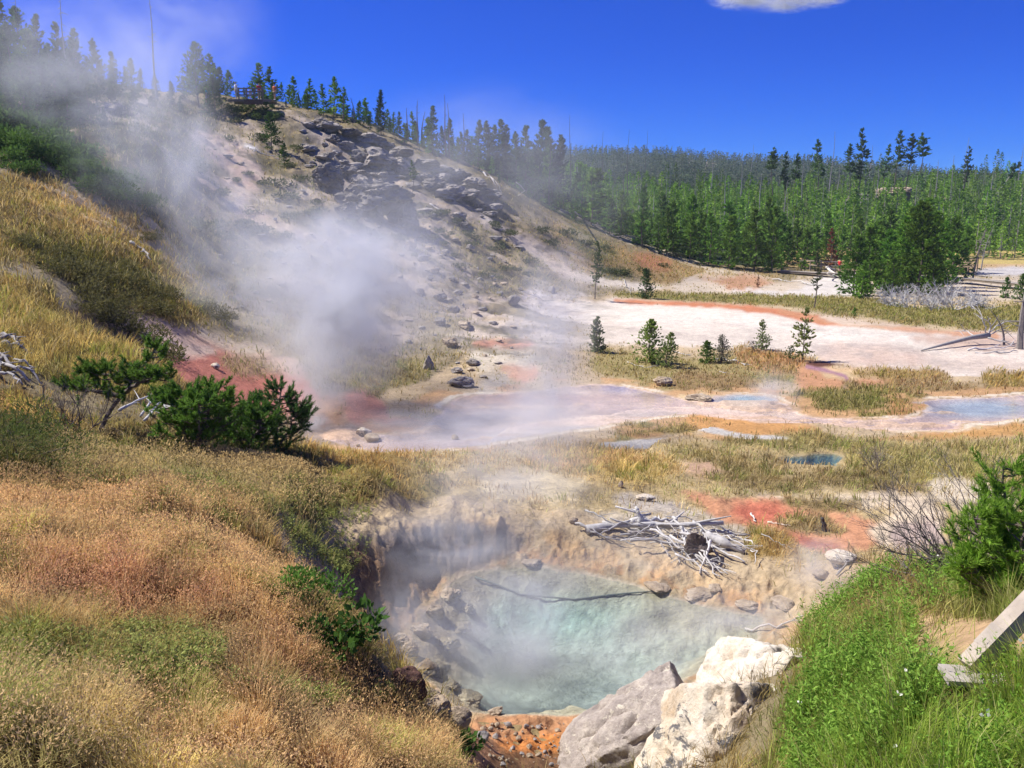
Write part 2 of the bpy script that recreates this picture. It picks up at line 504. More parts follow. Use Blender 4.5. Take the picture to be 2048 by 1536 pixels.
# polar grid around the view point: fine near, coarse far
_gs = np.concatenate([np.arange(math.log(.8), math.log(2.6), .02), np.arange(math.log(2.6), math.log(16), .0052), np.arange(math.log(16), math.log(125), .0062), np.arange(math.log(125), math.log(1480), .018)])
GY1 = np.exp(_gs); GU1 = np.concatenate([np.linspace(-1.9, -.70, 110)[:-1], np.linspace(-.70, .70, 860), np.linspace(.70, 1.9, 110)[1:]])
NR, NC = len(GY1), len(GU1)
GU, GY = np.meshgrid(GU1, GY1)
GX = GU * GY
GZf, GSD = height(GX, GY, True)
GZ = GZf.reshape(NR, NC)
GT = (GZ - EYE) / GY
GRM = np.maximum.accumulate(GT, 0)           # running horizon
VIS = GT >= GRM - 1e-6

def hit(px, py, ymin=0.0):
    """the ground point a sight line of the photograph meets"""
    u, t = ut(px, py); u = float(u); t = float(t)
    j = int(np.abs(GU1 - u).argmin())
    col = GT[:, j]
    k = np.nonzero((col >= t) & (GY1 >= ymin))[0]
    k = k[0] if len(k) else NR - 1
    if k > 0 and col[k] > col[k - 1]:
        f = (t - col[k - 1]) / (col[k] - col[k - 1]); f = min(max(f, 0), 1)
    else: f = 1
    Y = GY1[max(k - 1, 0)] * (1 - f) + GY1[k] * f
    return Vector((u * Y, Y, float(height([u * Y], [Y])[0])))

def ground(px, Y):
    u, _ = ut(px, 600); u = float(u)
    return Vector((u * Y, Y, float(height([u * Y], [Y])[0])))

def mpp(P):
    """metres per photograph pixel at a point"""
    return (P[1] * CP - (P[2] - EYE) * SP) / FPX
# ------------------------------------------------------------------ ground cover zones
def lin(c, k=1.0, sat=.86):
    c = np.asarray(c, float) / 255.0
    c = c.mean() + (c - c.mean()) * sat
    return np.where(c <= 0.04045, c / 12.92, ((c + 0.055) / 1.055) ** 2.4) * k
KA = 0.78          # photographed sunlit tone -> surface albedo

fx, fy, fd = project(GX.ravel(), GY.ravel(), GZ.ravel())
FXY = np.stack([fx, fy], -1)
fYY = GY.ravel()
NV = len(fYY)
ALB = np.tile(lin((150, 134, 98), KA), (NV, 1))
GD = np.full(NV, 0.35)                       # grass density
GC = np.tile(lin((165, 145, 85), KA), (NV, 1))   # grass colour
GH = np.full(NV, 0.22)                       # grass height
w1 = fbm(fx / 60, fy / 40, octaves=4); w2 = fbm(fx / 14 + 31, fy / 9, octaves=3)
wX = fbm(GX.ravel() / 1.2, GY.ravel() / 1.2 + 50, octaves=5, gain=.6)

def zone(px, col=None, y=(0, 2000), soft=10, wob=14, op=1.0, gd=None, gc=None, gh=None, width=None, smooth=True, brk=0.0):
    px = np.asarray(px, float)
    pad = 40 + soft + (width or 0)
    m = (fx > px[:, 0].min() - pad) & (fx < px[:, 0].max() + pad) & (fy > px[:, 1].min() - pad) & (fy < px[:, 1].max() + pad) & (fYY > y[0]) & (fYY < y[1])
    if not m.any(): return
    q = FXY[m]
    if width is None:
        sd = poly_sd(q, smooth_poly(px, 4) if smooth else px)
    else:
        sd = width + poly_sd(q, px, closed=False)
    sd = sd + wob * (w1[m] * 0.9 + w2[m] * 0.5)
    a = sstep(-soft, soft, sd) * op
    if brk > 0: a = a * sstep(brk - .25, brk + .15, wX[m] * .9 + w2[m] * .5 + .5)
    a = a[:, None]
    if col is not None: ALB[m] = ALB[m] * (1 - a) + lin(col, KA) * a
    if gc is not None: GC[m] = GC[m] * (1 - a) + lin(gc, KA) * a
    a = a[:, 0]
    if gd is not None: GD[m] = GD[m] * (1 - a) + gd * a
    if gh is not None: GH[m] = GH[m] * (1 - a) + gh * a

# far forest floor and far hill
zone([(-500, 0), (2600, 0), (2600, 560), (-500, 560)], (70, 84, 52), y=(112, 3000), gd=0.0, soft=4, wob=0, smooth=False)
zone([(1330, 300), (1420, 320), (1480, 350), (1440, 352), (1370, 340)], (165, 150, 130), y=(330, 2000), soft=8)
zone([(1690, 375), (1800, 370), (1900, 385), (1880, 400), (1780, 405), (1700, 410)], (150, 135, 112), y=(130, 320), soft=10)
zone([(1880, 500), (2080, 490), (2080, 530), (1880, 530)], (205, 180, 105), y=(95, 135), soft=6, wob=4)
zone([(1560, 495), (1700, 500), (1700, 530), (1560, 530)], (200, 165, 105), y=(95, 135), soft=6, wob=4)

# ---- the hill (left)
HILL = [(-500, 0), (430, 225), (600, 235), (700, 275), (850, 320), (1000, 380), (1100, 430), (1250, 490), (1400, 530), (1480, 560), (1300, 580), (1100, 600), (1030, 620), (960, 690), (870, 750), (760, 790), (640, 860), (-500, 760)]
zone(HILL, (158, 142, 112), y=(22, 125), gd=.34, gc=(160, 146, 92), gh=.35, soft=6, wob=0, smooth=False)
zone([(0, 100), (250, 170), (430, 240), (400, 330), (330, 440), (150, 330), (0, 280)], (105, 96, 62), y=(45, 120), gd=.6, gc=(112, 118, 60), gh=.5)
zone([(-400, 330), (0, 340), (120, 360), (300, 430), (360, 480), (420, 560), (420, 640), (330, 650), (220, 600), (100, 540), (0, 520), (-400, 520)], (135, 112, 62), y=(22, 70), gd=.85, gc=(175, 150, 80), gh=.45)
zone([(-400, 540), (60, 560), (130, 620), (270, 690), (420, 780), (260, 800), (0, 740), (-400, 720)], (130, 112, 58), y=(12, 34), gd=1.0, gc=(190, 165, 88), gh=.45)
zone([(60, 390), (200, 400), (280, 440), (200, 470), (100, 440)], (190, 160, 100), y=(30, 70), gd=1, gc=(205, 170, 105), gh=.5)
zone([(60, 470), (200, 500), (330, 560), (330, 600), (170, 570), (60, 510)], (95, 85, 45), y=(24, 60), gd=.9, gc=(118, 112, 48), gh=.55)
zone([(560, 440), (700, 480), (760, 560), (700, 640), (560, 620), (470, 540)], (165, 150, 118), y=(35, 110), gd=.3, gc=(165, 155, 105))
zone([(560, 640), (720, 690), (860, 740), (880, 780), (800, 830), (690, 780), (600, 720)], (165, 150, 100), y=(25, 60), gd=.8, gc=(170, 158, 95), gh=.35)
zone([(700, 735), (830, 745), (900, 790), (900, 830), (800, 850), (740, 810)], (160, 145, 95), y=(25, 50), gd=.9, gc=(172, 160, 95), gh=.35)
# grey rocky band, screes
zone([(590, 225), (700, 268), (850, 318), (1000, 378), (990, 420), (880, 460), (760, 440), (680, 400), (640, 330)], (158, 146, 132), y=(60, 125), gd=.10, gc=(175, 160, 95), gh=.25)
zone([(640, 390), (760, 410), (860, 470), (960, 520), (1000, 600), (960, 640), (860, 620), (760, 520)], (150, 138, 122), y=(40, 110), gd=.18, gc=(165, 150, 95))
zone([(840, 330), (900, 350), (870, 400), (800, 390)], (175, 155, 105), y=(60, 125), gd=.4, brk=.4)
zone([(640, 290), (700, 330), (760, 350), (820, 390), (900, 420)], (190, 168, 140), y=(60, 125), width=12, wob=16, gd=0.05, brk=.35)
zone([(690, 330), (760, 380), (840, 430), (920, 490)], (200, 178, 152), y=(60, 125), width=10, wob=14, gd=0.05, brk=.3)
zone([(385, 268), (440, 270), (500, 300), (530, 330), (520, 380), (500, 410), (555, 445), (520, 450), (470, 420), (440, 360), (420, 310)], (205, 178, 160), y=(50, 115), soft=10, gd=.02)
zone([(400, 360), (470, 420), (560, 450), (600, 470)], (205, 175, 158), y=(50, 115), width=9, wob=10, gd=.02)
zone([(430, 310), (480, 330), (500, 390)], (196, 160, 140), y=(50, 115), width=16, wob=20, op=.7, gd=.0)
zone([(478, 285), (500, 290), (520, 300), (500, 298)], (238, 234, 230), y=(50, 115), soft=3, wob=3, gd=0)
zone([(190, 200), (280, 198), (280, 212), (200, 225)], (210, 195, 180), y=(60, 120), soft=6, gd=0)
zone([(860, 470), (900, 520), (960, 580), (1010, 610)], (205, 185, 165), y=(40, 100), width=16, wob=20, op=.8, gd=.05, brk=.4)
zone([(800, 450), (860, 490), (930, 560), (980, 620)], (195, 175, 155), y=(40, 100), width=10, wob=18, op=.7, gd=.05, brk=.45)
zone([(930, 620), (1000, 590), (1060, 595), (1060, 640), (990, 690), (930, 700)], (212, 190, 172), y=(35, 90), soft=18, wob=30, op=.85, gd=.04)
zone([(920, 440), (1000, 470), (1060, 500), (1090, 560), (1000, 590), (930, 520)], (165, 148, 112), y=(60, 115), gd=.5, gc=(165, 150, 100))
# the pale run coming down the slope to the flat
zone([(975, 440), (1010, 455), (1045, 485), (1080, 510), (1110, 530), (1150, 548), (1210, 562), (1300, 578), (1420, 580)], (218, 204, 186), y=(55, 120), width=10, wob=7, soft=6, gd=0)
zone([(1000, 450), (1040, 475), (1100, 515), (1130, 535)], (214, 190, 165), y=(55, 120), width=16, wob=8, soft=6, op=.7, gd=0)
zone([(1060, 575), (1110, 590), (1180, 590), (1060, 600)], (222, 208, 196), y=(55, 120), soft=8)
zone([(1110, 440), (1260, 500), (1420, 535), (1560, 550), (1500, 575), (1330, 565), (1200, 550), (1130, 520)], (182, 150, 98), y=(65, 125), gd=.7, gc=(186, 160, 92), gh=.35)
zone([(1270, 510), (1330, 515), (1340, 530), (1290, 535)], (190, 130, 90), y=(65, 125), soft=12, gd=.5, gc=(195, 145, 95))
zone([(1120, 415), (1200, 455), (1300, 495), (1420, 540), (1560, 560)], (208, 190, 160), y=(75, 130), width=5, wob=10, soft=4, gd=.1, brk=.35)
zone([(1130, 445), (1200, 470), (1230, 510), (1170, 510)], (120, 118, 66), y=(65, 125), soft=14, gd=.8, gc=(120, 122, 62))
zone([(1200, 535), (1260, 535), (1270, 560), (1210, 555)], (110, 110, 74), y=(65, 125), soft=8, gd=.8, gc=(110, 115, 70))

# ---- the basin
zone([(620, 865), (760, 790), (860, 750), (960, 690), (1060, 605), (1250, 590), (1450, 560), (2400, 560), (2400, 880), (1460, 880), (1200, 890), (900, 920), (700, 905)], (206, 180, 140), y=(22, 116), soft=8, gd=.12, gc=(178, 155, 95), gh=.2, smooth=False)
zone([(1400, 545), (1600, 560), (2100, 550), (2100, 600), (1480, 600), (1350, 590)], (215, 196, 170), y=(60, 118), soft=8, gd=.06)
zone([(1480, 570), (1560, 580), (1700, 545), (1700, 600), (1560, 602), (1470, 590)], (224, 214, 202), y=(60, 118), soft=6, gd=0)
zone([(1400, 552), (1520, 556), (1560, 568), (1480, 578), (1420, 570)], (200, 150, 112), y=(60, 118), soft=8, gd=.1)
zone([(1900, 520), (2060, 520), (2060, 545), (1900, 545)], (205, 170, 120), y=(80, 120), soft=5, gd=.1)
zone([(1960, 536), (2080, 534), (2080, 548), (1960, 552)], (205, 198, 192), y=(80, 125), soft=4, wob=4, gd=0)
# green strip behind the white flat
zone([(1230, 588), (1290, 585), (1480, 588), (1650, 592), (1800, 600), (2048, 606), (2250, 610), (2250, 668), (2048, 662), (1900, 655), (1700, 634), (1560, 612), (1330, 601)], (150, 138, 80), y=(45, 100), soft=5, wob=8, gd=.95, gc=(158, 150, 76), gh=.35)
zone([(1760, 590), (1960, 592), (1960, 606), (1800, 604)], (205, 182, 142), y=(45, 100), soft=6, gd=.1)
zone([(1860, 606), (2080, 606), (2080, 614), (1860, 612)], (218, 190, 140), y=(45, 100), soft=5, gd=.1)
# white sinter flat and its orange back edge
zone([(1030, 612), (1100, 602), (1230, 602), (1330, 606), (1480, 612), (1620, 640), (1760, 655), (1990, 668), (2200, 676), (2200, 780), (2048, 765), (1940, 765), (1850, 748), (1740, 735), (1640, 722), (1600, 712), (1500, 702), (1400, 692), (1320, 695), (1240, 692), (1160, 700), (1060, 695), (1000, 680)], (232, 216, 197), y=(38, 85), soft=6, wob=8, gd=.0)
zone([(1060, 620), (1230, 610), (1400, 615), (1620, 650), (1900, 672), (2200, 690), (2200, 700), (1900, 690), (1700, 685), (1500, 655), (1300, 640), (1100, 650)], (240, 228, 210), y=(38, 85), soft=14, wob=16, op=.85)
zone([(1700, 715), (1850, 715), (2000, 710), (2200, 725), (2200, 760), (2000, 755), (1800, 735)], (220, 198, 178), y=(38, 85), soft=14, wob=16, op=.8)
zone([(1640, 700), (1750, 690), (1850, 720), (1700, 735)], (214, 182, 160), y=(38, 85), soft=14, wob=16, op=.7)
zone([(1820, 675), (1990, 672), (2100, 690), (1960, 700)], (206, 172, 150), y=(38, 85), soft=10, wob=12, op=.8)
for a in [(1240, 655, 90), (1420, 645, 120), (1560, 655, 100), (1700, 690, 140), (1500, 680, 150), (1840, 720, 120), (1330, 668, 80), (1620, 700, 120)]:
    zone([(a[0], a[1]), (a[0] + a[2], a[1] + a[2] * .08)], (196, 180, 168), y=(38, 85), width=2.5, wob=10, soft=5, op=.55, brk=.4)
zone([(1230, 601), (1330, 602), (1440, 606), (1560, 618), (1640, 632), (1700, 645), (1760, 652), (1640, 648), (1540, 628), (1400, 614), (1290, 609)], (214, 134, 92), y=(45, 85), soft=4, wob=5, gd=0)
zone([(1560, 622), (1640, 640), (1720, 650), (1850, 662), (1990, 672)], (214, 150, 105), y=(45, 85), width=4, wob=5, soft=4, op=.8, gd=0)
zone([(1640, 632), (1700, 636), (1800, 650), (1700, 652)], (222, 196, 168), y=(45, 85), soft=5, wob=6)
# foot of the hill: pinkish and orange ground
zone([(930, 640), (1060, 610), (1170, 640), (1180, 690), (1080, 700), (980, 700), (900, 690)], (206, 190, 172), y=(35, 75), soft=20, wob=24, op=.7, gd=.08)
zone([(945, 682), (1000, 676), (1070, 680), (1060, 698), (990, 702), (950, 695)], (214, 152, 122), y=(32, 75), soft=6, wob=10, gd=0)
zone([(1000, 725), (1050, 722), (1080, 740), (1060, 765), (1010, 760)], (214, 156, 122), y=(28, 65), soft=8, wob=12, gd=0)
zone([(940, 700), (1040, 700), (1130, 715), (1100, 730), (1010, 730), (960, 740)], (220, 206, 182), y=(28, 65), soft=10, wob=14, gd=.05)
zone([(960, 745), (1010, 740), (1030, 780), (960, 790)], (200, 186, 166), y=(28, 65), soft=12, wob=18, gd=.1)
zone([(1090, 700), (1200, 700), (1240, 740), (1200, 770), (1100, 770)], (196, 172, 138), y=(28, 65), soft=16, wob=20, gd=.35)
# grass round the saplings in the middle distance
zone([(1200, 695), (1290, 705), (1420, 715), (1500, 700), (1600, 712), (1640, 735), (1620, 768), (1500, 770), (1380, 790), (1280, 770), (1180, 740)], (168, 150, 96), y=(30, 60), soft=10, wob=14, gd=.6, gc=(165, 150, 86), gh=.22)
zone([(1480, 700), (1600, 712), (1620, 745), (1500, 740)], (192, 150, 100), y=(30, 60), soft=10, wob=10, gd=.9, gc=(200, 152, 98), gh=.35)
zone([(1350, 750), (1450, 745), (1520, 760), (1480, 785), (1370, 785)], (160, 132, 88), y=(28, 60), soft=10, gd=.7, gc=(170, 140, 90))
zone([(1620, 730), (1720, 745), (1860, 770), (1780, 795), (1640, 790), (1590, 770)], (210, 152, 108), y=(28, 60), soft=10, wob=14, gd=.06)
zone([(1640, 735), (1700, 740), (1780, 748), (1700, 760)], (222, 190, 140), y=(28, 60), soft=8, wob=14, gd=0)
zone([(1615, 733), (1650, 740), (1690, 752), (1700, 768), (1685, 778)], (176, 130, 140), y=(28, 60), width=3, wob=4, soft=3, gd=0)
zone([(1615, 726), (1660, 726), (1690, 730), (1640, 732)], (110, 70, 55), y=(28, 60), soft=3, wob=5, gd=0)  # cast shadow of the tall sapling, painted into the ground colour
zone([(1720, 740), (1800, 738), (1880, 748), (1900, 760), (1800, 762), (1720, 755)], (170, 140, 88), y=(28, 60), soft=8, gd=.9, gc=(190, 158, 92), gh=.3)
zone([(1700, 765), (1880, 765), (2048, 775), (2200, 780), (2200, 800), (1990, 795), (1860, 800), (1720, 790)], (165, 138, 92), y=(28, 60), soft=8, gd=.8, gc=(176, 142, 92), gh=.28)
zone([(1980, 745), (2200, 745), (2200, 785), (2000, 780)], (160, 135, 80), y=(28, 60), soft=8, gd=.9, gc=(190, 158, 84), gh=.35)
zone([(1580, 790), (1640, 778), (1740, 775), (1840, 790), (1810, 812), (1840, 828), (1740, 834), (1640, 830), (1590, 812)], (150, 135, 75), y=(25, 50), soft=6, wob=7, gd=1.0, gc=(140, 138, 70), gh=.35)
zone([(1240, 850), (1310, 842), (1370, 846), (1400, 858), (1300, 870), (1240, 872)], (160, 140, 75), y=(22, 45), soft=6, wob=7, gd=.9, gc=(160, 148, 74), gh=.25)
zone([(1200, 885), (1250, 880), (1270, 900), (1220, 915)], (140, 135, 90), y=(20, 45), soft=8, gd=.8, gc=(150, 148, 95), gh=.35)

# creek sides: orange aprons, white rims
sdc = GSD['creek']; 
def band(sd, lo, hi, soft, col, op=1.0, extra=None, gd=None):
    a = sstep(lo - soft, lo + soft, sd) * (1 - sstep(hi - soft, hi + soft, sd)) * op
    if extra is not None: a = a * extra
    global ALB, GD
    ALB = ALB * (1 - a[:, None]) + lin(col, KA) * a[:, None]
    if gd is not None: GD = GD * (1 - a) + gd * a
nz = fbm(GX.ravel() / 1.1, GY.ravel() / 1.1, octaves=4)
band(sdc, -1.3, .05, .25, (214, 164, 112), .85, sstep(-.15, .35, nz + .25 * (fx > 1200)), gd=0.02)
band(sdc, -.30, -.02, .05, (240, 224, 196), .9, sstep(-.2, .12, fbm(GX.ravel() / 3, GY.ravel() / 3 + 9, octaves=3) + .05), gd=0)
band(GSD['stream'], -.7, .05, .2, (212, 162, 104), .8, sstep(-.3, .2, nz), gd=.02)
band(GSD['pond'], -.5, .05, .15, (216, 184, 134), .8, sstep(-.3, .2, nz), gd=.05)
zone([(1430, 820), (1640, 858), (1540, 872), (1440, 870), (1370, 842)], (216, 158, 92), y=(20, 45), soft=8, wob=6, gd=.04)
zone([(1720, 880), (1880, 866), (2000, 850), (2200, 848), (2200, 872), (2000, 876), (1860, 890)], (205, 152, 84), y=(20, 45), soft=6, wob=8, gd=.1, op=.9)
zone([(1360, 790), (1440, 786), (1445, 800), (1380, 804)], (230, 200, 150), y=(25, 50), soft=5, gd=0)
zone([(1780, 790), (1850, 808), (1820, 835), (1780, 830)], (196, 140, 84), y=(25, 50), soft=8, gd=.2, op=.8)

# ---- between the creek and the spring
zone([(700, 905), (900, 905), (1200, 892), (1460, 880), (1720, 880), (2400, 872), (2400, 1160), (1900, 1180), (1700, 1120), (1600, 1150), (1450, 1130), (1050, 1080), (880, 1040), (720, 1010), (640, 930)], (190, 166, 116), y=(10, 30), soft=8, gd=.30, gc=(208, 184, 130), gh=.19, smooth=False)
zone([(1440, 878), (1640, 865), (1720, 882), (1860, 890), (2048, 880), (2300, 880), (2300, 960), (1960, 990), (1830, 960), (1700, 960), (1680, 905), (1560, 900), (1470, 895)], (160, 144, 88), y=(12, 32), soft=8, gd=.75, gc=(178, 168, 98), gh=.36)
zone([(1880, 880), (2060, 885), (2060, 930), (1950, 920)], (196, 170, 120), y=(12, 32), soft=10, wob=16, gd=.3, brk=.4)
zone([(1340, 900), (1420, 898), (1500, 915), (1560, 930), (1560, 960), (1440, 960), (1380, 930)], (160, 140, 92), y=(12, 32), soft=8, gd=.9, gc=(164, 145, 90), gh=.25)
zone([(1360, 925), (1420, 925), (1450, 950), (1400, 960)], (205, 165, 132), y=(12, 32), soft=8, wob=10, gd=.0)
zone([(1080, 890), (1220, 900), (1360, 930), (1300, 970), (1160, 960), (1060, 930)], (200, 168, 104), y=(12, 32), soft=12, gd=.9, gc=(205, 172, 108), gh=.3)
zone([(960, 955), (1060, 945), (1160, 960), (1160, 985), (1080, 1000), (980, 990)], (222, 202, 158), y=(10, 32), soft=14, wob=18, gd=.12)
zone([(1240, 990), (1330, 1000), (1420, 1030), (1330, 1035), (1230, 1010)], (212, 198, 178), y=(10, 24), soft=12, wob=14, gd=.03)
zone([(1090, 1040), (1260, 1020), (1460, 1040), (1560, 1100), (1560, 1150), (1440, 1160), (1300, 1140), (1120, 1110), (1030, 1090)], (206, 190, 164), y=(9, 20), soft=14, wob=16, gd=.05)
zone([(1480, 975), (1600, 990), (1750, 985), (1800, 1010), (1700, 1015), (1560, 1000)], (224, 202, 166), y=(10, 24), soft=10, wob=18, gd=.05, brk=.3)
zone([(1370, 985), (1470, 998), (1580, 1005), (1700, 1025), (1790, 1065), (1740, 1092), (1680, 1105), (1600, 1095), (1540, 1060), (1440, 1035)], (214, 150, 108), y=(9, 24), soft=9, wob=14, gd=.0)
zone([(1470, 1015), (1540, 1008), (1590, 1030), (1560, 1050), (1490, 1040)], (214, 118, 88), y=(9, 24), soft=14, wob=12, gd=.0)
zone([(1540, 1055), (1620, 1070), (1680, 1095), (1620, 1100)], (182, 104, 76), y=(9, 24), soft=10, wob=12)
for q in [[(1570, 995), (1650, 995), (1720, 1010), (1680, 1025), (1600, 1018)], [(1550, 1035), (1640, 1035), (1700, 1060), (1660, 1078), (1580, 1062)], [(1700, 950), (1800, 960), (1780, 985), (1700, 975)], [(1380, 945), (1560, 950), (1640, 980), (1480, 978)], [(1640, 940), (1800, 945), (1860, 980), (1740, 985), (1640, 965)]]:
    zone(q, (150, 128, 84), y=(9, 24), soft=9, wob=12, gd=.9, gc=(156, 140, 86), gh=.2)
zone([(1740, 985), (1860, 1000), (1880, 1080), (1800, 1110), (1740, 1060), (1780, 1030)], (222, 200, 168), y=(8, 24), soft=10, wob=16, gd=.06)
zone([(1790, 1050), (1870, 1050), (1880, 1100), (1800, 1100)], (196, 172, 158), y=(8, 24), soft=10, wob=12, gd=0)
zone([(1860, 960), (1960, 960), (2020, 1010), (1900, 1010)], (222, 204, 172), y=(8, 24), soft=12, wob=14, gd=.1)
zone([(1490, 1065), (1570, 1060), (1600, 1110), (1590, 1150), (1520, 1150)], (165, 135, 76), y=(8, 20), soft=10, wob=10, gd=.9, gc=(180, 148, 80), gh=.25)

# ---- red clay gully on the left
zone([(210, 640), (290, 630), (430, 668), (540, 700), (600, 740), (640, 850), (560, 820), (470, 815), (400, 795), (330, 725), (250, 690)], (206, 172, 148), y=(19, 48), soft=8, wob=14, gd=.02)
zone([(320, 680), (420, 695), (520, 730), (640, 785), (640, 850), (580, 840), (470, 818), (390, 790), (345, 735)], (204, 124, 104), y=(19, 48), soft=14, wob=22, gd=0)
zone([(250, 640), (330, 665), (430, 700), (380, 712), (280, 680)], (222, 190, 168), y=(19, 48), soft=10, wob=12, gd=0)
zone([(380, 650), (480, 680), (540, 700), (470, 705)], (196, 180, 158), y=(19, 48), soft=10, wob=16, gd=.25, op=.8)
zone([(440, 715), (520, 715), (560, 745), (480, 750)], (160, 142, 110), y=(19, 48), soft=10, wob=14, gd=.6, gc=(165, 150, 110), op=.7)
zone([(120, 610), (230, 670), (300, 720), (290, 700), (200, 640)], (110, 80, 62), y=(19, 40), soft=8, wob=8, gd=.2)  # shade on the bank's right-facing side, painted into the soil colour
zone([(690, 785), (735, 782), (790, 830), (870, 860), (760, 862), (690, 835)], (206, 140, 118), y=(22, 48), soft=8, wob=12, gd=0)
zone([(740, 842), (870, 852), (900, 870), (800, 870), (740, 862)], (210, 160, 120), y=(22, 40), soft=6, wob=10, gd=0)
zone([(600, 845), (700, 850), (740, 880), (640, 890)], (170, 150, 136), y=(20, 40), soft=10, wob=10, gd=0)
zone([(640, 790), (690, 800), (680, 850), (620, 840)], (196, 150, 115), y=(20, 45), soft=10, gd=.1)

# ---- near left knoll
zone([(-500, 760), (0, 780), (160, 830), (330, 850), (560, 885), (700, 905), (790, 930), (880, 1010), (800, 1060), (720, 1100), (690, 1180), (740, 1300), (800, 1400), (900, 1480), (1000, 1600), (-500, 1600)], (112, 94, 52), y=(0, 21), soft=6, wob=5, gd=1.0, gc=(168, 146, 84), gh=.20, smooth=False)
zone([(-500, 760), (0, 770), (60, 780), (140, 840), (100, 880), (0, 850), (-500, 840)], (150, 120, 60), y=(8, 22), gc=(215, 175, 95), gh=.32)
zone([(-300, 840), (60, 850), (150, 890), (120, 960), (0, 970), (-300, 960)], (82, 76, 40), y=(6, 22), gc=(110, 108, 48), gh=.25)
zone([(150, 870), (560, 890), (700, 920), (760, 1000), (660, 1060), (560, 1080), (480, 1010), (250, 975), (120, 960)], (108, 98, 56), y=(6, 21), soft=24, wob=30, gc=(192, 174, 108), gh=.2)
zone([(560, 885), (700, 895), (860, 910), (800, 950), (680, 950), (600, 930)], (160, 132, 70), y=(8, 24), soft=20, wob=26, gc=(208, 170, 98), gh=.28)
zone([(700, 950), (860, 950), (900, 1010), (780, 1060), (700, 1040)], (140, 122, 70), y=(8, 24), soft=20, wob=26, gc=(172, 152, 92), gh=.22)
zone([(740, 1000), (800, 1000), (820, 1050), (750, 1060)], (150, 130, 80), y=(8, 24), soft=20, wob=26, gc=(208, 178, 122), gh=.25)
zone([(0, 995), (250, 985), (480, 1030), (520, 1100), (600, 1180), (590, 1280), (430, 1270), (250, 1265), (80, 1240), (-300, 1200), (-300, 990)], (140, 100, 58), y=(0, 12), soft=26, wob=34, gc=(222, 188, 122), gh=.16)
zone([(60, 1150), (250, 1130), (430, 1190), (440, 1260), (250, 1270), (60, 1230)], (128, 86, 54), y=(0, 12), soft=26, wob=34, gc=(212, 168, 118), gh=.15)
zone([(-300, 1240), (150, 1285), (330, 1250), (470, 1300), (430, 1375), (250, 1390), (0, 1400), (-300, 1400)], (86, 74, 38), y=(0, 9), soft=22, wob=26, gc=(176, 160, 88), gh=.13)
zone([(450, 1300), (600, 1295), (740, 1345), (790, 1400), (620, 1395), (480, 1350)], (150, 104, 60), y=(0, 9), soft=22, wob=26, gc=(222, 182, 122), gh=.14)
zone([(480, 1350), (640, 1395), (780, 1405), (640, 1420), (480, 1390)], (100, 80, 42), y=(0, 9), soft=22, wob=26, gc=(170, 132, 74), gh=.1)  # shaded underside of the mound, put into soil and grass colour
zone([(200, 1400), (420, 1385), (640, 1405), (800, 1420), (880, 1480), (980, 1600), (200, 1600)], (150, 108, 62), y=(0, 8), soft=26, wob=30, gc=(222, 190, 128), gh=.14)
zone([(-300, 1400), (200, 1400), (290, 1470), (260, 1600), (-300, 1600)], (120, 100, 56), y=(0, 8), soft=26, wob=30, gc=(206, 184, 122), gh=.22)

# ---- right bank
zone([(1560, 1250), (1700, 1150), (1900, 1130), (2300, 1120), (2300, 1700), (1560, 1700), (1640, 1500)], (135, 112, 66), y=(0, 12), soft=12, gd=.8, gc=(172, 174, 86), gh=.28, smooth=False)
zone([(1560, 1400), (1640, 1360), (1720, 1600), (1540, 1600)], (110, 104, 56), y=(0, 8), soft=14, gd=1.0, gc=(160, 178, 74), gh=.3)
zone([(1650, 1130), (1800, 1130), (1900, 1180), (1850, 1260), (1720, 1220)], (170, 138, 92), y=(0, 14), soft=12, gd=.7, gc=(165, 140, 84), gh=.25)
zone([(1800, 1235), (1920, 1230), (2060, 1260), (2100, 1330), (1900, 1345), (1820, 1330)], (206, 168, 122), y=(0, 10), soft=10, wob=12, gd=.05)
zone([(1900, 1385), (2300, 1370), (2300, 1700), (1650, 1700), (1650, 1480)], (80, 88, 32), y=(0, 8), soft=20, gd=1.0, gc=(156, 186, 62), gh=.30)

zone([(1870, 1322), (1990, 1318), (2120, 1330), (2120, 1372), (1980, 1366), (1875, 1350)], (196, 160, 116), y=(0, 7), soft=5, wob=5, gd=0)
# ---- the spring: banks and bed
sds = GSD['spring']
xs, ys_ = GX.ravel(), GY.ravel()
n3 = fbm(xs / .5, ys_ / .5, octaves=5, gain=.6); n4 = fbm(xs / .16, ys_ / .16 + 3, octaves=3)
band(sds, -1.5, .0, .15, (206, 180, 140), .92, sstep(-.6, .1, n3 + .25), gd=.0)
band(sds, -.75, -.02, .2, (218, 176, 122), .85, sstep(-.25, .2, n3), gd=0)
band(sds, -.35, .05, .12, (205, 150, 96), .7, sstep(-.05, .25, n4), gd=0)
zone([(675, 1110), (760, 1090), (860, 1130), (880, 1170), (800, 1260), (780, 1340), (740, 1330), (690, 1200)], (150, 118, 88), y=(8, 14), soft=12, wob=12, gd=0, gc=(130, 120, 70))
zone([(780, 1060), (1000, 1050), (1040, 1090), (1000, 1125), (880, 1150), (780, 1110)], (128, 112, 100), y=(8, 15), soft=10, wob=10, gd=.05)  # shadowed back wall, its dark band painted into the soil colour
zone([(940, 1440), (1160, 1435), (1180, 1540), (960, 1600)], (204, 146, 100), y=(5, 10), soft=10, wob=12, gd=0)
zone([(1010, 1475), (1160, 1462), (1170, 1505), (1060, 1515), (1000, 1505)], (222, 138, 68), y=(5, 10), soft=14, wob=14, gd=0)
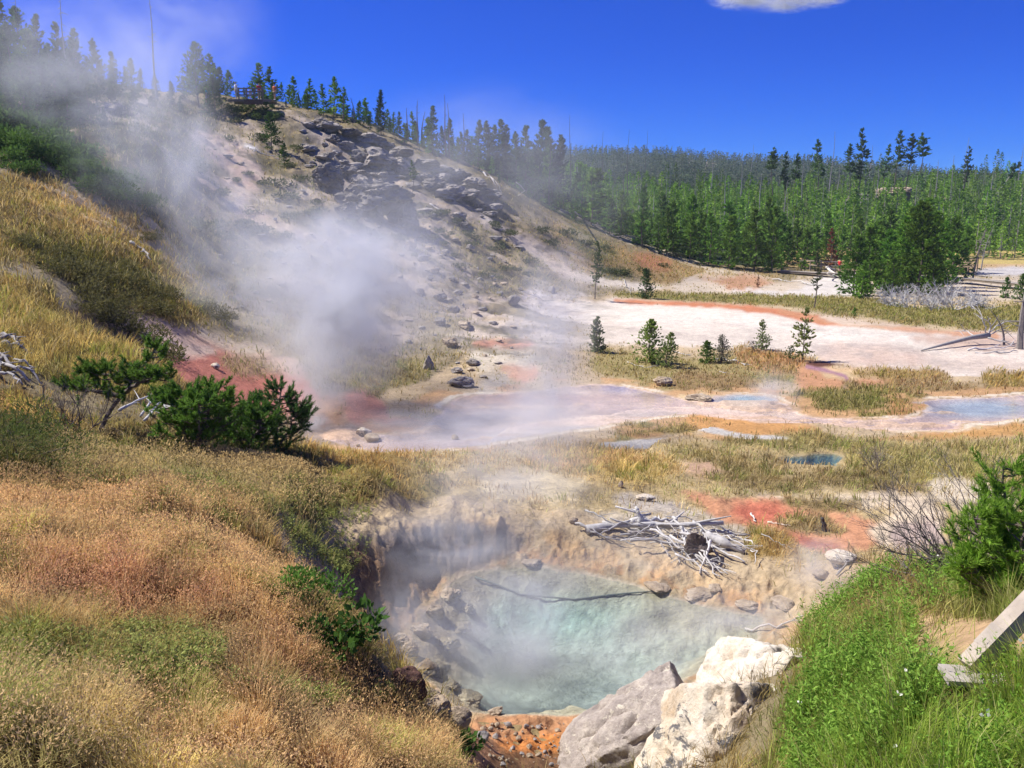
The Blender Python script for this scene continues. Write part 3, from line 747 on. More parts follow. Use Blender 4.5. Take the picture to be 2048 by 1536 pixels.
for k_ in range(3): zone([(960, 1440), (1165, 1440), (1175, 1545), (980, 1560)], [(232, 176, 120), (150, 92, 56), (224, 206, 176)][k_], y=(5, 10), soft=6, wob=6, op=[.6, .55, .5][k_], brk=[.55, .75, .9][k_])
zone([(985, 1512), (1090, 1503), (1175, 1508), (1180, 1560), (970, 1575)], (120, 88, 60), y=(5, 10), soft=8, wob=12, op=.8)
inn = sstep(0.02, .12, sds)
deep = sstep(.15, 1.1, sds + .3 * n3)
bed = lin((206, 190, 160), KA) * (1 - deep[:, None]) + lin((196, 205, 194), KA) * deep[:, None]
d2 = np.exp(-(((fx - 1120) / 150) ** 2 + ((fy - 1235) / 45) ** 2))
bed = bed * (1 - .8 * d2[:, None]) + lin((160, 198, 190), KA) * .8 * d2[:, None]
lf = sstep(1020, 880, fx + 60 * n3)
bed = bed * (1 - .75 * lf[:, None]) + lin((205, 172, 142), KA) * .75 * lf[:, None]
d3 = np.exp(-(((fx - 1060) / 110) ** 2 + ((fy - 1340) / 40) ** 2))
bed = bed * (1 - .6 * d3[:, None]) + lin((128, 116, 98), KA) * .6 * d3[:, None]
bed = bed * (1 + .25 * n4[:, None] + .22 * n3[:, None])
ALB = ALB * (1 - inn[:, None]) + bed * inn[:, None]
GD = GD * (1 - sstep(-.25, 0, sds))
# creek, stream and pond beds
n5 = fbm(xs / 2.2, ys_ / 1.1 + 8, octaves=4)
inn = sstep(0, .15, sdc)
bed = np.tile(lin((232, 202, 182), KA), (NV, 1))
for cx, cy, rx, ry, c, o in [(1495, 802, 60, 14, (172, 200, 210), 1.0), (1960, 818, 110, 20, (178, 202, 214), .9), (860, 880, 200, 18, (196, 176, 176), .8), (1020, 880, 150, 22, (206, 198, 200), .8),
                             (1250, 778, 60, 10, (164, 156, 176), .8), (1310, 790, 50, 7, (178, 160, 150), .7), (1060, 800, 120, 14, (214, 160, 130), .7), (1300, 830, 90, 12, (200, 186, 178), .7), (1700, 850, 200, 8, (206, 186, 186), .5), (1150, 860, 90, 10, (196, 196, 196), .7)]:
    g = np.exp(-((((fx - cx) / rx) ** 2 + ((fy - cy) / ry) ** 2) * (1 + .5 * n5)) ** 1.5)[:, None] * o
    bed = bed * (1 - g) + lin(c, KA) * g
n6 = fbm(xs / 5 + 2, ys_ / .8, octaves=5, gain=.62)
bed = bed * (1 + .20 * n5[:, None] * np.array([.6, 1.0, .9]) + .22 * n6[:, None])
matc = sstep(.12, .38, n6)[:, None] * .75
bed = bed * (1 - matc) + lin((216, 178, 142), KA) * matc
ALB = ALB * (1 - inn[:, None]) + bed * inn[:, None]
for nm, c in (('stream', (206, 200, 190)), ('pond', (112, 140, 142)), ('puddle', (120, 124, 140))):
    i2 = sstep(0, .15, GSD[nm])[:, None]
    ALB = ALB * (1 - i2) + lin(c, KA) * i2
for nm in POOLS: GD = GD * (1 - sstep(-.15, .0, GSD[nm]))

# broken cover on the open hillside
hm = sstep(34, 50, fYY) * sstep(118, 100, fYY) * sstep(.16, .02, xs / ys_) 
h1 = fbm((xs * .55 + ys_ * .84) / 2.6 + 5, (xs * .84 - ys_ * .55) / 6.5, octaves=5, gain=.62); h2 = fbm(xs / 1.4 + 21, ys_ / 1.4, octaves=4, gain=.6)
for v_, lo_, c_, o_ in ((h1, .12, (204, 184, 162), .75), (-h1, .10, (104, 98, 66), .7), (h2, .25, (96, 92, 84), .6), (-h2, .28, (186, 160, 110), .5)):
    a = sstep(lo_, lo_ + .22, v_) * hm * o_
    ALB = ALB * (1 - a[:, None]) + lin(c_, KA) * a[:, None]
    GD = GD * (1 - .6 * a * (v_ is h1)) 

# soil speckle where vegetation is thin or patchy
cell = fbm(xs / .7 + 13, ys_ / .7, octaves=5, gain=.65)
coarse = fbm(xs / 3.1 + 3, ys_ / 3.1, octaves=4)
ALB = ALB * (1 + .16 * cell[:, None] + .12 * coarse[:, None] * sstep(10, 25, fYY)[:, None])
ALB = np.clip(ALB, 0.005, .85)

def ground_material():
    m, nt = new_mat("ground_soil")
    a = N(nt, "ShaderNodeVertexColor", layer_name="tint")
    g = N(nt, "ShaderNodeNewGeometry")
    pos = g.outputs["Position"]
    n1 = noise_n(nt, pos, 2.2, 8, 0.68)
    n2 = noise_n(nt, pos, 14.0, 6, 0.65)
    vor = N(nt, "ShaderNodeTexVoronoi"); vor.feature = 'F1'; vor.inputs["Scale"].default_value = 9.0; nt.links.new(pos, vor.inputs["Vector"])
    f = ramp(nt, n1, [(.2, .72), (.5, 1.0), (.8, 1.2)])
    f2 = ramp(nt, n2, [(.25, .78), (.5, 1.0), (.75, 1.2)])
    c = mixrgb(nt, 1.0, a.outputs[0], f, 'MULTIPLY')
    c = mixrgb(nt, 1.0, c, f2, 'MULTIPLY')
    peb = ramp(nt, vor.outputs["Distance"], [(.0, 1.12), (.35, 1.0), (.6, .85)])
    c = mixrgb(nt, 0.7, c, peb, 'MULTIPLY')
    h = math_n(nt, 'ADD', math_n(nt, 'MULTIPLY', n1, 1.0), math_n(nt, 'MULTIPLY', n2, .35))
    surface(nt, c, .95, h, .09, 1.0, .1)
    return m

MAT_GROUND = ground_material()
_q = (np.arange(NR - 1)[:, None] * NC + np.arange(NC - 1)[None]).ravel()
_F = np.stack([_q, _q + 1, _q + NC + 1, _q + NC], -1)
ground_mesh = tri_mesh("ground", np.stack([GX, GY, GZ], -1).reshape(-1, 3), _F, MAT_GROUND, ALB, smooth=True)
tag(link(bpy.data.objects.new("ground", ground_mesh)), kind='structure')
# the trodden ground round the view point, just under the sheet above
_bx, _by = np.meshgrid(np.linspace(-22, 22, 120), np.linspace(-14, 11, 70))
_bz = height(_bx, _by) - .05
_bq = (np.arange(69)[:, None] * 120 + np.arange(119)[None]).ravel()
bank_mesh = tri_mesh("path", np.stack([_bx.ravel(), _by.ravel(), _bz], -1), np.stack([_bq, _bq + 1, _bq + 121, _bq + 120], -1), MAT_GROUND, np.tile(lin((170, 144, 96), KA), (120 * 70, 1)), smooth=True)
tag(link(bpy.data.objects.new("path", bank_mesh)), kind='structure')
# ------------------------------------------------------------------ water
def water_material(name, tint, refl=1.0, bump_scale=6.0, bump=.006):
    m, nt = new_mat(name)
    out = N(nt, "ShaderNodeOutputMaterial")
    g = N(nt, "ShaderNodeNewGeometry")
    n = noise_n(nt, g.outputs["Position"], bump_scale, 3, .5)
    b = N(nt, "ShaderNodeBump"); b.inputs["Distance"].default_value = bump; nt.links.new(n, b.inputs["Height"])
    t = N(nt, "ShaderNodeBsdfTransparent"); t.inputs[0].default_value = (*tint, 1)
    gl = N(nt, "ShaderNodeBsdfGlossy"); gl.inputs["Roughness"].default_value = .06; nt.links.new(b.outputs[0], gl.inputs["Normal"])
    fr = N(nt, "ShaderNodeFresnel"); fr.inputs["IOR"].default_value = 1.33; nt.links.new(b.outputs[0], fr.inputs["Normal"])
    mx = N(nt, "ShaderNodeMixShader"); nt.links.new(math_n(nt, 'MULTIPLY', fr.outputs[0], refl), mx.inputs[0])
    nt.links.new(t.outputs[0], mx.inputs[1]); nt.links.new(gl.outputs[0], mx.inputs[2]); nt.links.new(mx.outputs[0], out.inputs["Surface"])
    return m

import bmesh
def water_sheet(name, key, mat, grow=0.25):
    p = POOLS[key]; c = p['xy']
    nxt = np.roll(c, -1, 0); prv = np.roll(c, 1, 0)
    tg = nxt - prv; nn = np.stack([tg[:, 1], -tg[:, 0]], -1); nn /= np.linalg.norm(nn, axis=1, keepdims=True) + 1e-9
    area = 0.5 * np.sum(c[:, 0] * nxt[:, 1] - nxt[:, 0] * c[:, 1])
    q = c + nn * grow * (1 if area > 0 else -1)
    bm = bmesh.new()
    vs = [bm.verts.new((x, y, p['z'])) for x, y in q]
    es = [bm.edges.new((vs[i], vs[(i + 1) % len(vs)])) for i in range(len(vs))]
    bmesh.ops.triangle_fill(bm, use_beauty=True, edges=es)
    for f in bm.faces:
        if f.normal.z < 0: f.normal_flip()
    me = bpy.data.meshes.new(name); bm.to_mesh(me); bm.free(); me.materials.append(mat)
    return tag(link(bpy.data.objects.new(name, me)), kind='structure')

WM_CLEAR = water_material("hot_spring_water", (.93, .975, .96), 1.0, 9, .010)
WM_CREEK = water_material("creek_water_surface", (.97, .97, .97), .6, 5, .008)
WM_POND = water_material("pond_water_surface", (.88, .93, .92), .5, 3, .004)
water_sheet("spring_water", 'spring', WM_CLEAR, .2)
water_sheet("creek_water", 'creek', WM_CREEK, .3)
water_sheet("stream_water", 'stream', WM_CREEK, .25)
water_sheet("pond_water", 'pond', WM_POND, .2)
water_sheet("puddle_water", 'puddle', WM_POND, .2)

# ------------------------------------------------------------------ rocks
def rock_material(name, stops, scale=3.0, spot=None, bump=.05, spot_scale=5.0):
    m, nt = new_mat(name)
    tc = N(nt, "ShaderNodeTexCoord"); pos = tc.outputs["Object"]
    n = noise_n(nt, pos, scale, 8, .68)
    c = ramp(nt, n, [(p, lin(k, KA)) for p, k in stops])
    fine = noise_n(nt, pos, scale * 9, 6, .7)
    c = mixrgb(nt, 1.0, c, ramp(nt, fine, [(.25, .68), (.5, 1.0), (.75, 1.2)]), 'MULTIPLY')
    if spot is not None:
        s = noise_n(nt, pos, spot_scale, 6, .72, .4)
        thr, colr = spot
        c = mixrgb(nt, ramp(nt, s, [(thr, 0.0), (thr + .035, 1.0)]), c, lin(colr, KA))
    h = math_n(nt, 'ADD', n, math_n(nt, 'MULTIPLY', fine, .4))
    surface(nt, c, .92, h, bump, 1.0, .12)
    return m

RM_GREY = rock_material("grey_lichened_rock", [(.3, (134, 128, 120)), (.5, (172, 162, 150)), (.7, (204, 192, 176))], 1.6, (.62, (92, 88, 84)), .08, 3.0)
RM_DARK = rock_material("dark_grey_rock", [(.3, (118, 112, 106)), (.5, (152, 144, 134)), (.7, (184, 174, 162))], 1.2, (.60, (72, 70, 68)), .12, 2.0)
RM_WARM = rock_material("tan_rock", [(.3, (150, 128, 104)), (.5, (190, 168, 140)), (.7, (216, 198, 172))], 3.0, None, .05)
RM_WHITE = rock_material("white_lichened_boulder", [(.3, (206, 178, 142)), (.48, (232, 216, 190)), (.7, (244, 236, 222))], 1.6, (.535, (122, 118, 116)), .07, 3.0)
RM_BROWN = rock_material("brown_rock", [(.3, (84, 60, 52)), (.5, (118, 86, 74)), (.7, (150, 112, 96))], 3.0, None, .04)
RM_PURPLE = rock_material("mauve_grey_boulder", [(.3, (150, 138, 130)), (.5, (186, 172, 160)), (.7, (218, 204, 186))], 3.6, (.60, (226, 214, 192)), .05, 9.0)
RM_STONE = None
RM_STONE = rock_material("grey_boulder", [(.3, (128, 122, 120)), (.5, (166, 158, 152)), (.7, (200, 190, 178))], 3.0, (.63, (120, 114, 112)), .03, 7.0)

def crust_shade_material():
    m, nt = new_mat("white_crusted_shaded_boulder")
    tc = N(nt, "ShaderNodeTexCoord"); pos = tc.outputs["Object"]; g = N(nt, "ShaderNodeNewGeometry")
    sx = N(nt, "ShaderNodeSeparateXYZ"); nt.links.new(g.outputs["Normal"], sx.inputs[0])
    n = noise_n(nt, pos, 3.0, 8, .68); fine = noise_n(nt, pos, 26.0, 6, .7)
    up = math_n(nt, 'ADD', math_n(nt, 'SUBTRACT', sx.outputs[2], math_n(nt, 'MULTIPLY', sx.outputs[0], .9)), math_n(nt, 'MULTIPLY', n, .6))  # white crust on top; sunlit left and shaded right also put into the colour
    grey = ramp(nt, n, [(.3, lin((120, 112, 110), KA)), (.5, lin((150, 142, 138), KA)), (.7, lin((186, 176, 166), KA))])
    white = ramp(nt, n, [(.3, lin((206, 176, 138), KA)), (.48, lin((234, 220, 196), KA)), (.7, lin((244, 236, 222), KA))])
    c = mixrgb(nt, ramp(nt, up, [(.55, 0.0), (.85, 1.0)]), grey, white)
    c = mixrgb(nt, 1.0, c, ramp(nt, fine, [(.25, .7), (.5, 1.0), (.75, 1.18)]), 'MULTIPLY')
    surface(nt, c, .92, math_n(nt, 'ADD', n, math_n(nt, 'MULTIPLY', fine, .4)), .04, 1.0, .12)
    return m
RM_CRUST_SHADE = crust_shade_material()

def _ico(sub):
    bm = bmesh.new(); bmesh.ops.create_icosphere(bm, subdivisions=sub, radius=1.0)
    V = np.array([v.co[:] for v in bm.verts]); F = np.array([[v.index for v in f.verts] for f in bm.faces]); bm.free()
    return V, F
_ICO = {k: _ico(k) for k in (2, 3, 4, 5, 6)}

def rock_mesh(name, mat, size, seed=0, sub=4, cuts=9, rough=.12, flat=False, planes=None):
    V, F = _ICO[sub]; V = V.copy()
    r = np.random.default_rng(seed)
    pl = list(planes) if planes is not None else []
    for _ in range(cuts):
        n = r.normal(size=3); n /= np.linalg.norm(n); pl.append((*n, r.uniform(.55, .9)))
    for a, b, c, d in pl:
        n = np.array([a, b, c], float); n /= np.linalg.norm(n)
        e = V @ n - d
        V = V - np.maximum(e, 0)[:, None] * n * .86
    o = r.uniform(-50, 50, 3)
    nrm = V / (np.linalg.norm(V, axis=1, keepdims=True) + 1e-9)
    k = fbm(V[:, 0] * 1.7 + o[0], V[:, 1] * 1.7 + o[1], V[:, 2] * 1.7 + o[2], octaves=5, gain=.55)
    rid = 1 - np.abs(fbm(V[:, 0] * 2.9 + o[1], V[:, 1] * 2.9 + o[2], V[:, 2] * 2.9 + o[0], octaves=3))
    V = V + nrm * (.022 * fbm(V[:, 0] * 9 + o[2], V[:, 1] * 9, V[:, 2] * 9, octaves=4) + k * rough * 1.5 - (rid ** 8) * rough * .8)[:, None]
    V = V * np.asarray(size, float)
    me = tri_mesh(name, V, F, mat, None, smooth=not flat)
    me.set_sharp_from_angle(angle=math.radians(38)) if hasattr(me, 'set_sharp_from_angle') else None
    return me

def rock(name, label, cat, P, size, mat, rz=0.0, group=None, seed=0, sub=4, sink=.35, tilt=(0, 0), **kw):
    o = link(bpy.data.objects.new(name, rock_mesh(name, mat, size, seed, sub, **kw)))
    o.location = (P[0], P[1], P[2] + size[2] * (1 - 2 * sink) * 1.0)
    o.rotation_euler = (tilt[0], tilt[1], rz)
    return tag(o, label, cat, group)

def rock_px(px, py, w, h, name, label, mat, depth=.8, ymin=0.0, **kw):
    """rock whose foot is seen at (px,py), w by h photograph pixels"""
    P = hit(px, py, ymin); k = mpp(P)
    sx = w * k / 2; sz = h * k / 2 * 1.25
    return rock(name, label, kw.pop('cat', 'rock'), P, (sx, sx * depth, sz), mat, sink=.22, **kw)

# three boulders in front of the spring
B1 = at(1275, 1470, 7.75)
rock('boulder', 'mauve grey wedge shaped boulder at the near rim of the spring beside the orange gravel', 'boulder', (0, 0, 0), (1.02, .62, .98), RM_PURPLE, seed=21, sub=6, sink=.5, cuts=3, rough=.07,
     planes=[(-.62, -.15, .77, .42), (.85, -.1, .5, .52), (-.3, -.95, .1, .62), (.2, -.9, .3, .66), (.95, .2, .1, .8), (0, .9, .2, .7), (-.9, .1, .2, .86)]).location = (B1.x + .15, B1.y, B1.z - .14)
B2 = at(1445, 1480, 7.2)
rock('boulder', 'big white boulder with dark lichen patches, nearest of the boulders by the spring', 'boulder', (0, 0, 0), (1.18, .9, 1.08), RM_WHITE, rz=.2, seed=33, sub=6, sink=.5, cuts=5, rough=.075,
     planes=[(-.75, -.25, .62, .66), (.75, -.3, .55, .72), (.97, .1, .05, .66), (-.2, -.85, .45, .7), (.1, .5, .86, .82)]).location = (B2.x + .10, B2.y, B2.z - .42)
B3 = at(1530, 1365, 8.15)
rock('boulder', 'white topped grey boulder leaning behind the lichen spotted one, against green herbs', 'boulder', (0, 0, 0), (.86, .68, .90), RM_CRUST_SHADE, rz=-.15, seed=47, sub=6, sink=.5, cuts=5, rough=.075,
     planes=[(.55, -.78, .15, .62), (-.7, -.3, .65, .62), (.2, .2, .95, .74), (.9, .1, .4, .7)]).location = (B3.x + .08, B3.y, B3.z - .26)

# stones round the spring
rock_px(818, 1392, 80, 70, 'stone', 'dark brown angular stone at the foot of the golden grass mound', RM_BROWN, seed=3, ymin=5.5, rough=.1)
rock_px(872, 1445, 66, 64, 'stone', 'tall tan stone half in the water beside the dark brown one', RM_WARM, seed=4, rough=.1)
rock_px(912, 1470, 72, 62, 'stone', 'ochre tan stone at the corner of the orange gravel', RM_WARM, seed=5, rough=.1)
rock_px(962, 1480, 34, 22, 'stone', 'small pale round stone on the orange gravel', RM_STONE, seed=6, sub=3)
rock_px(742, 1322, 30, 26, 'stone', 'small cream stone under the brown earth wall', RM_WARM, seed=7, sub=3, ymin=8)
for i, (x, y, w, h) in enumerate([(870, 1225, 60, 44), (905, 1190, 50, 34), (845, 1262, 56, 40), (820, 1300, 52, 36), (850, 1335, 60, 36), (895, 1290, 56, 36), (880, 1345, 64, 40), (925, 1255, 44, 30), (860, 1395, 60, 36), (940, 1395, 70, 34), (935, 1215, 40, 26), (800, 1275, 40, 30), (905, 1370, 46, 30), (990, 1420, 50, 20), (835, 1372, 36, 26)]):
    rock_px(x, y + 8, w * (.8 + .5 * ((i * 37) % 10) / 10), h * .7, 'rubble_stone', 'tan rubble stone on the steaming left shore of the spring', RM_WARM, seed=60 + i, sub=4, flat=True, cuts=14, group='rubble stones along the left shore of the spring', rz=i * 1.3, rough=.2)
for i, (x, y, w, h) in enumerate([(1066, 1124, 44, 10), (1312, 1172, 60, 12), (1398, 1190, 74, 14), (1500, 1208, 60, 12), (1568, 1206, 76, 14), (1430, 1176, 40, 10)]):
    rock_px(x, y + 4, w, h, 'shore_stone', 'ochre crusted stone on the far shore of the spring', RM_WARM, seed=90 + i, sub=4, group='ochre crusted stones on the far shore of the spring', rz=i * 2.1, rough=.16)
_pr = np.random.default_rng(14)
for i in range(120):
    x = _pr.uniform(965, 1165); y = 1448 + 84 * _pr.uniform(0, 1)
    w = 4 + 14 * _pr.uniform(0, 1) ** 3.0
    rock_px(x, y, w, w * .6, 'pebble', 'small orange tan pebble on the gravel before the spring', [RM_WARM, RM_STONE, RM_WARM][i % 3], seed=130 + i % 16, sub=2, group='pebbles on the orange gravel before the spring', rz=i)
rock_px(1680, 1128, 70, 30, 'stone', 'white crusted flat stone beside the small inflow of the spring', RM_WHITE, seed=8, rough=.1)
rock_px(1640, 1155, 36, 18, 'stone', 'tan stone in the steaming inflow channel', RM_WARM, seed=9, sub=3)
rock_px(1290, 1000, 44, 12, 'stone', 'flat white stone on bare ground behind the driftwood pile', RM_WHITE, seed=10, sub=3)
rock_px(1241, 974, 13, 15, 'stone', 'small upright cream stone alone on the golden grass plain', RM_WARM, seed=11, sub=3)
rock_px(1147, 1046, 22, 14, 'stone', 'pale stone at the left end of the driftwood pile', RM_WARM, seed=12, sub=3)
# creek and gully
rock_px(728, 868, 34, 16, 'stone', 'white flat stone in the steaming creek head', RM_WHITE, seed=13, sub=3, ymin=20)
rock_px(745, 880, 36, 16, 'stone', 'tan flat stone in the creek head below the white one', RM_WARM, seed=14, sub=3, ymin=20)
rock_px(910, 879, 15, 12, 'stone', 'small brown stone standing in the misty creek', RM_WARM, seed=15, sub=3, ymin=20)
rock_px(716, 893, 10, 6, 'stone', 'tiny pale stone at the lower creek head', RM_WARM, seed=16, sub=2, ymin=20)
rock_px(432, 737, 22, 12, 'stone', 'white stone lying on the red clay slope', RM_WHITE, seed=17, sub=3)
rock_px(1400, 798, 56, 9, 'sinter_mound', 'low cream sinter mound at the edge of the creek', RM_WARM, seed=18, sub=4, cat='mound', rough=.34, cuts=2)
rock_px(857, 738, 28, 36, 'boulder', 'grey pointed boulder at the foot of the steaming slope', RM_GREY, seed=19, sub=4, depth=.9, planes=[(-.7, 0, .6, .4), (.7, 0, .6, .4)])
rock_px(1028, 610, 28, 22, 'boulder', 'white and grey boulder at the left edge of the white flat', RM_GREY, seed=20, sub=4)
rock_px(1103, 585, 16, 14, 'boulder', 'small pale boulder at the end of the stream down the slope', RM_GREY, seed=22, sub=3)
rock_px(925, 772, 60, 20, 'rock_heap', 'wide crumbling pale grey rock mass above the orange creek edge', RM_STONE, seed=23, sub=5, cat='rock', rough=.2)
rock_px(1325, 770, 40, 22, 'stone', 'cream crumbly stone in the grass below the double sapling', RM_WARM, seed=24, sub=4, rough=.2)

# ledges and boulders up the rocky hillside: (foot x, y, width, height)
LEDGES = [(655, 262, 70, 34), (700, 272, 60, 26), (740, 285, 70, 30), (640, 250, 40, 20), (770, 298, 50, 24), (800, 312, 60, 30), (690, 300, 50, 30), (666, 285, 36, 26), (760, 332, 90, 56), (720, 322, 50, 34), (806, 345, 60, 40),
          (850, 338, 70, 26), (880, 345, 60, 24), (915, 358, 60, 30), (950, 378, 70, 34), (870, 378, 60, 34), (900, 398, 80, 44), (845, 362, 46, 24), (935, 398, 70, 36), (975, 392, 50, 28), (760, 372, 44, 22), (690, 352, 50, 34), (715, 370, 60, 30), (655, 318, 34, 20)]
for i, (x, y, w, h) in enumerate(LEDGES):
    rock_px(x, y, w, h * .72, 'ledge_rock', 'rough grey ledge rock in the outcrop band across the hill', [RM_GREY, RM_DARK][i % 2], seed=200 + i, sub=4, flat=True, cuts=14, group='grey ledge rocks of the outcrop band across the hill', rz=i * 1.7, rough=.24, depth=.9)
CL = [(745, 425, 150, 80, 'long dark grey cliff ledge overhanging the misty hillside'), (655, 372, 74, 52, 'grey rock knob at the upper left end of the cliff ledge'), (806, 450, 70, 66, 'dark ledge block at the lower right end of the cliff'), (700, 440, 60, 40, 'grey knob below the cliff ledge half lost in steam')]
for i, (x, y, w, h, lb) in enumerate(CL):
    rock_px(x, y, w, h, 'cliff_rock', lb, RM_DARK, seed=240 + i, sub=5, flat=True, cuts=14, rough=.26, depth=.8, rz=.2)
TAL = [(880, 600, 36, 26), (915, 590, 30, 20), (950, 596, 26, 18), (905, 625, 40, 30), (965, 620, 24, 14), (930, 655, 46, 30), (880, 650, 40, 34), (985, 648, 26, 16), (900, 690, 46, 30), (860, 560, 30, 24), (845, 520, 40, 30), (870, 545, 30, 22), (905, 560, 22, 14), (960, 560, 22, 12), (820, 500, 36, 34), (940, 500, 26, 18), (1000, 590, 22, 14), (840, 590, 30, 26), (945, 730, 40, 26), (915, 745, 36, 22), (990, 570, 20, 12), (1040, 580, 16, 10), (980, 520, 18, 10), (925, 540, 26, 14), (890, 510, 30, 18)]
for i, (x, y, w, h) in enumerate(TAL):
    rock_px(x, y, w * .8, h * .6, 'talus_rock', 'grey brown talus rock on the slope above the creek', [RM_GREY, RM_STONE, RM_WARM][i % 3], seed=260 + i, sub=4, flat=True, cuts=14, group='talus rocks on the slope above the creek', rz=i * 2.3, rough=.2)
_lr = np.random.default_rng(19)
for i in range(62):
    x = _lr.uniform(600, 1000); y = 245 + (x - 600) * .36 + _lr.uniform(0, 1) ** 1.3 * 95
    w = _lr.uniform(14, 44)
    rock_px(x, y, w, w * _lr.uniform(.22, .42), 'ledge_rock', 'rough grey ledge rock in the outcrop band across the hill', [RM_GREY, RM_DARK, RM_STONE][i % 3], seed=400 + i % 20, sub=3, flat=True, cuts=14, group='grey ledge rocks of the outcrop band across the hill', rz=i * 1.7, rough=.24, depth=.9)
for i in range(110):
    x = 430 + (i * 97) % 610; y = 300 + (i * 61) % 330 + (x - 430) * .25
    if y < 250 + (x - 600) * .36: continue
    rock_px(x, y, 7 + (i * i) % 17, 3 + (i * 3) % 5, 'hill_stone', 'small loose stone on the grey hillside', [RM_GREY, RM_WARM, RM_STONE][i % 3], seed=300 + i % 12, sub=2, group='small loose stones on the grey hillside', rz=i)
rock_px(1790, 402, 120, 30, 'outcrop_rock', 'brown grey rock outcrop showing between the forest trees', RM_WARM, seed=280, sub=5, ymin=140, rough=.25, depth=.6)
rock_px(1720, 412, 60, 26, 'outcrop_rock', 'smaller dark rock at the left end of the forest outcrop', RM_DARK, seed=281, sub=4, ymin=140, rough=.25)
# ------------------------------------------------------------------ conifers
M_BARK = tint_mat("pine_bark", 1.0, .3, 8, .95, 0, 0, .02, 30)
M_CROWN = tint_mat("pine_needles", 1.0, .25, 3, .7, .3, .34)
M_NEEDLE = tint_mat("near_pine_needles", 1.0, .25, 6, .6, .4, 0)
M_DEADWOOD = tint_mat("bleached_wood", 1.0, .25, 9, .9, 0, .12, .01, 40)
M_LEAF = tint_mat("herb_leaves", 1.25, .22, 4, .7, .35)
M_GRASS = tint_mat("grass_blades", 1.28, .22, 2.5, .8, .42)

BARK = np.array([.16, .13, .10]); BARK_GREY = np.array([.24, .22, .20])

def spikes(c, d, L, W, rng):
    """triangles: base centre c, direction d (unit), length L, width W"""
    n = len(c)
    s = np.cross(d, rng.normal(size=(n, 3))); s /= np.linalg.norm(s, axis=1, keepdims=True) + 1e-9
    V = np.stack([c - s * W[:, None] / 2, c + s * W[:, None] / 2, c + d * L[:, None]], 1).reshape(-1, 3)
    return V, np.arange(3 * n).reshape(-1, 3)

def quads(c, d, L, W, rng):
    """leaf-like diamonds as two triangles"""
    n = len(c)
    s = np.cross(d, rng.normal(size=(n, 3))); s /= np.linalg.norm(s, axis=1, keepdims=True) + 1e-9
    m = c + d * (L * .45)[:, None]
    V = np.stack([c, m - s * W[:, None] / 2, c + d * L[:, None], m + s * W[:, None] / 2], 1).reshape(-1, 3)
    b = 4 * np.arange(n)[:, None]
    return V, np.vstack([b + np.array([[0, 1, 2]]), b + np.array([[0, 2, 3]])])

def conifer_meshes(seed, H=6.0, R=1.1, base=.08, nb=70, tufts=4, per=3, size=.42, col=(.045, .085, .025), tip=(.075, .13, .035), bark=BARK, tr=.06, top=1.0, ragged=.35, branch=True, lean=0.0, wfac=.32):
    rng = np.random.default_rng(seed)
    trunk = MB()
    hs = np.linspace(0, 1, 7)
    ox = lean * hs ** 1.3 * H + .02 * H * np.sin(hs * 5 + seed); oy = .015 * H * np.cos(hs * 4 + seed * 2) - .015 * H * math.cos(seed * 2)
    ox = ox - ox[0]
    trunk.tube(np.stack([ox, oy, hs * H * .97], -1), tr * (1 - .88 * hs), 6, bark)
    f = np.sort(rng.uniform(0, 1, nb)) ** .92
    h = base + (1 - base) * f
    prof = (1 - f) ** .72 * np.minimum(1, .45 + 3.2 * f) * top + .04
    L = R * prof * (1 - ragged * rng.uniform(0, 1, nb))
    a = rng.uniform(0, 2 * np.pi, nb)
    sl = -.12 + .75 * f + rng.normal(0, .14, nb)
    bx = np.interp(h, hs, ox); by = np.interp(h, hs, oy)
    base_p = np.stack([bx, by, h * H * .97], -1)
    d = np.stack([np.cos(a), np.sin(a), sl], -1); d /= np.linalg.norm(d, axis=1, keepdims=True)
    if branch:
        for i in range(nb):
            p0 = base_p[i]; p1 = p0 + d[i] * L[i] * .85
            trunk.tube(np.stack([p0, p1]), np.array([tr * .22, tr * .08]), 3, bark, cap=False)
    cr = MB()
    T = np.tile(np.linspace(.28, 1.0, tufts), nb); I = np.repeat(np.arange(nb), tufts)
    c = base_p[I] + d[I] * (L[I] * (T + rng.normal(0, .08, len(T))))[:, None] + rng.normal(0, .10, (len(T), 3)) * L[I][:, None]
    c[:, 2] += .10 * L[I] * T ** 2
    c = np.repeat(c, per, 0); I2 = np.repeat(I, per); T2 = np.repeat(T, per)
    dd = d[I2] * .9 + rng.normal(0, .55, c.shape) + np.array([0, 0, .45]); dd /= np.linalg.norm(dd, axis=1, keepdims=True)
    s = size * rng.uniform(.6, 1.25, len(c)) * (.65 + .35 * (1 - f[I2]))
    V, F = quads(c - dd * (s * .3)[:, None], dd, s, s * wfac * rng.uniform(.8, 1.3, len(c)), rng)
    k = rng.uniform(0, 1, nb)[I2] * .6 + rng.uniform(0, 1, len(c)) * .4
    C = np.asarray(col) * (1 - k[:, None]) + np.asarray(tip) * k[:, None]
    cr.add(V, F, np.repeat(C, 4, 0))
    # leader
    n = 10
    c = np.tile(np.array([[ox[-1], oy[-1], H * .94]]), (n, 1)); dd = rng.normal(0, .3, (n, 3)) + np.array([0, 0, 1.0]); dd /= np.linalg.norm(dd, axis=1, keepdims=True)
    V, F = quads(c, dd, np.full(n, size * .8), np.full(n, size * .22), rng)
    cr.add(V, F, np.asarray(tip))
    return trunk.mesh("trunk", M_BARK), cr.mesh("crown", M_CROWN)

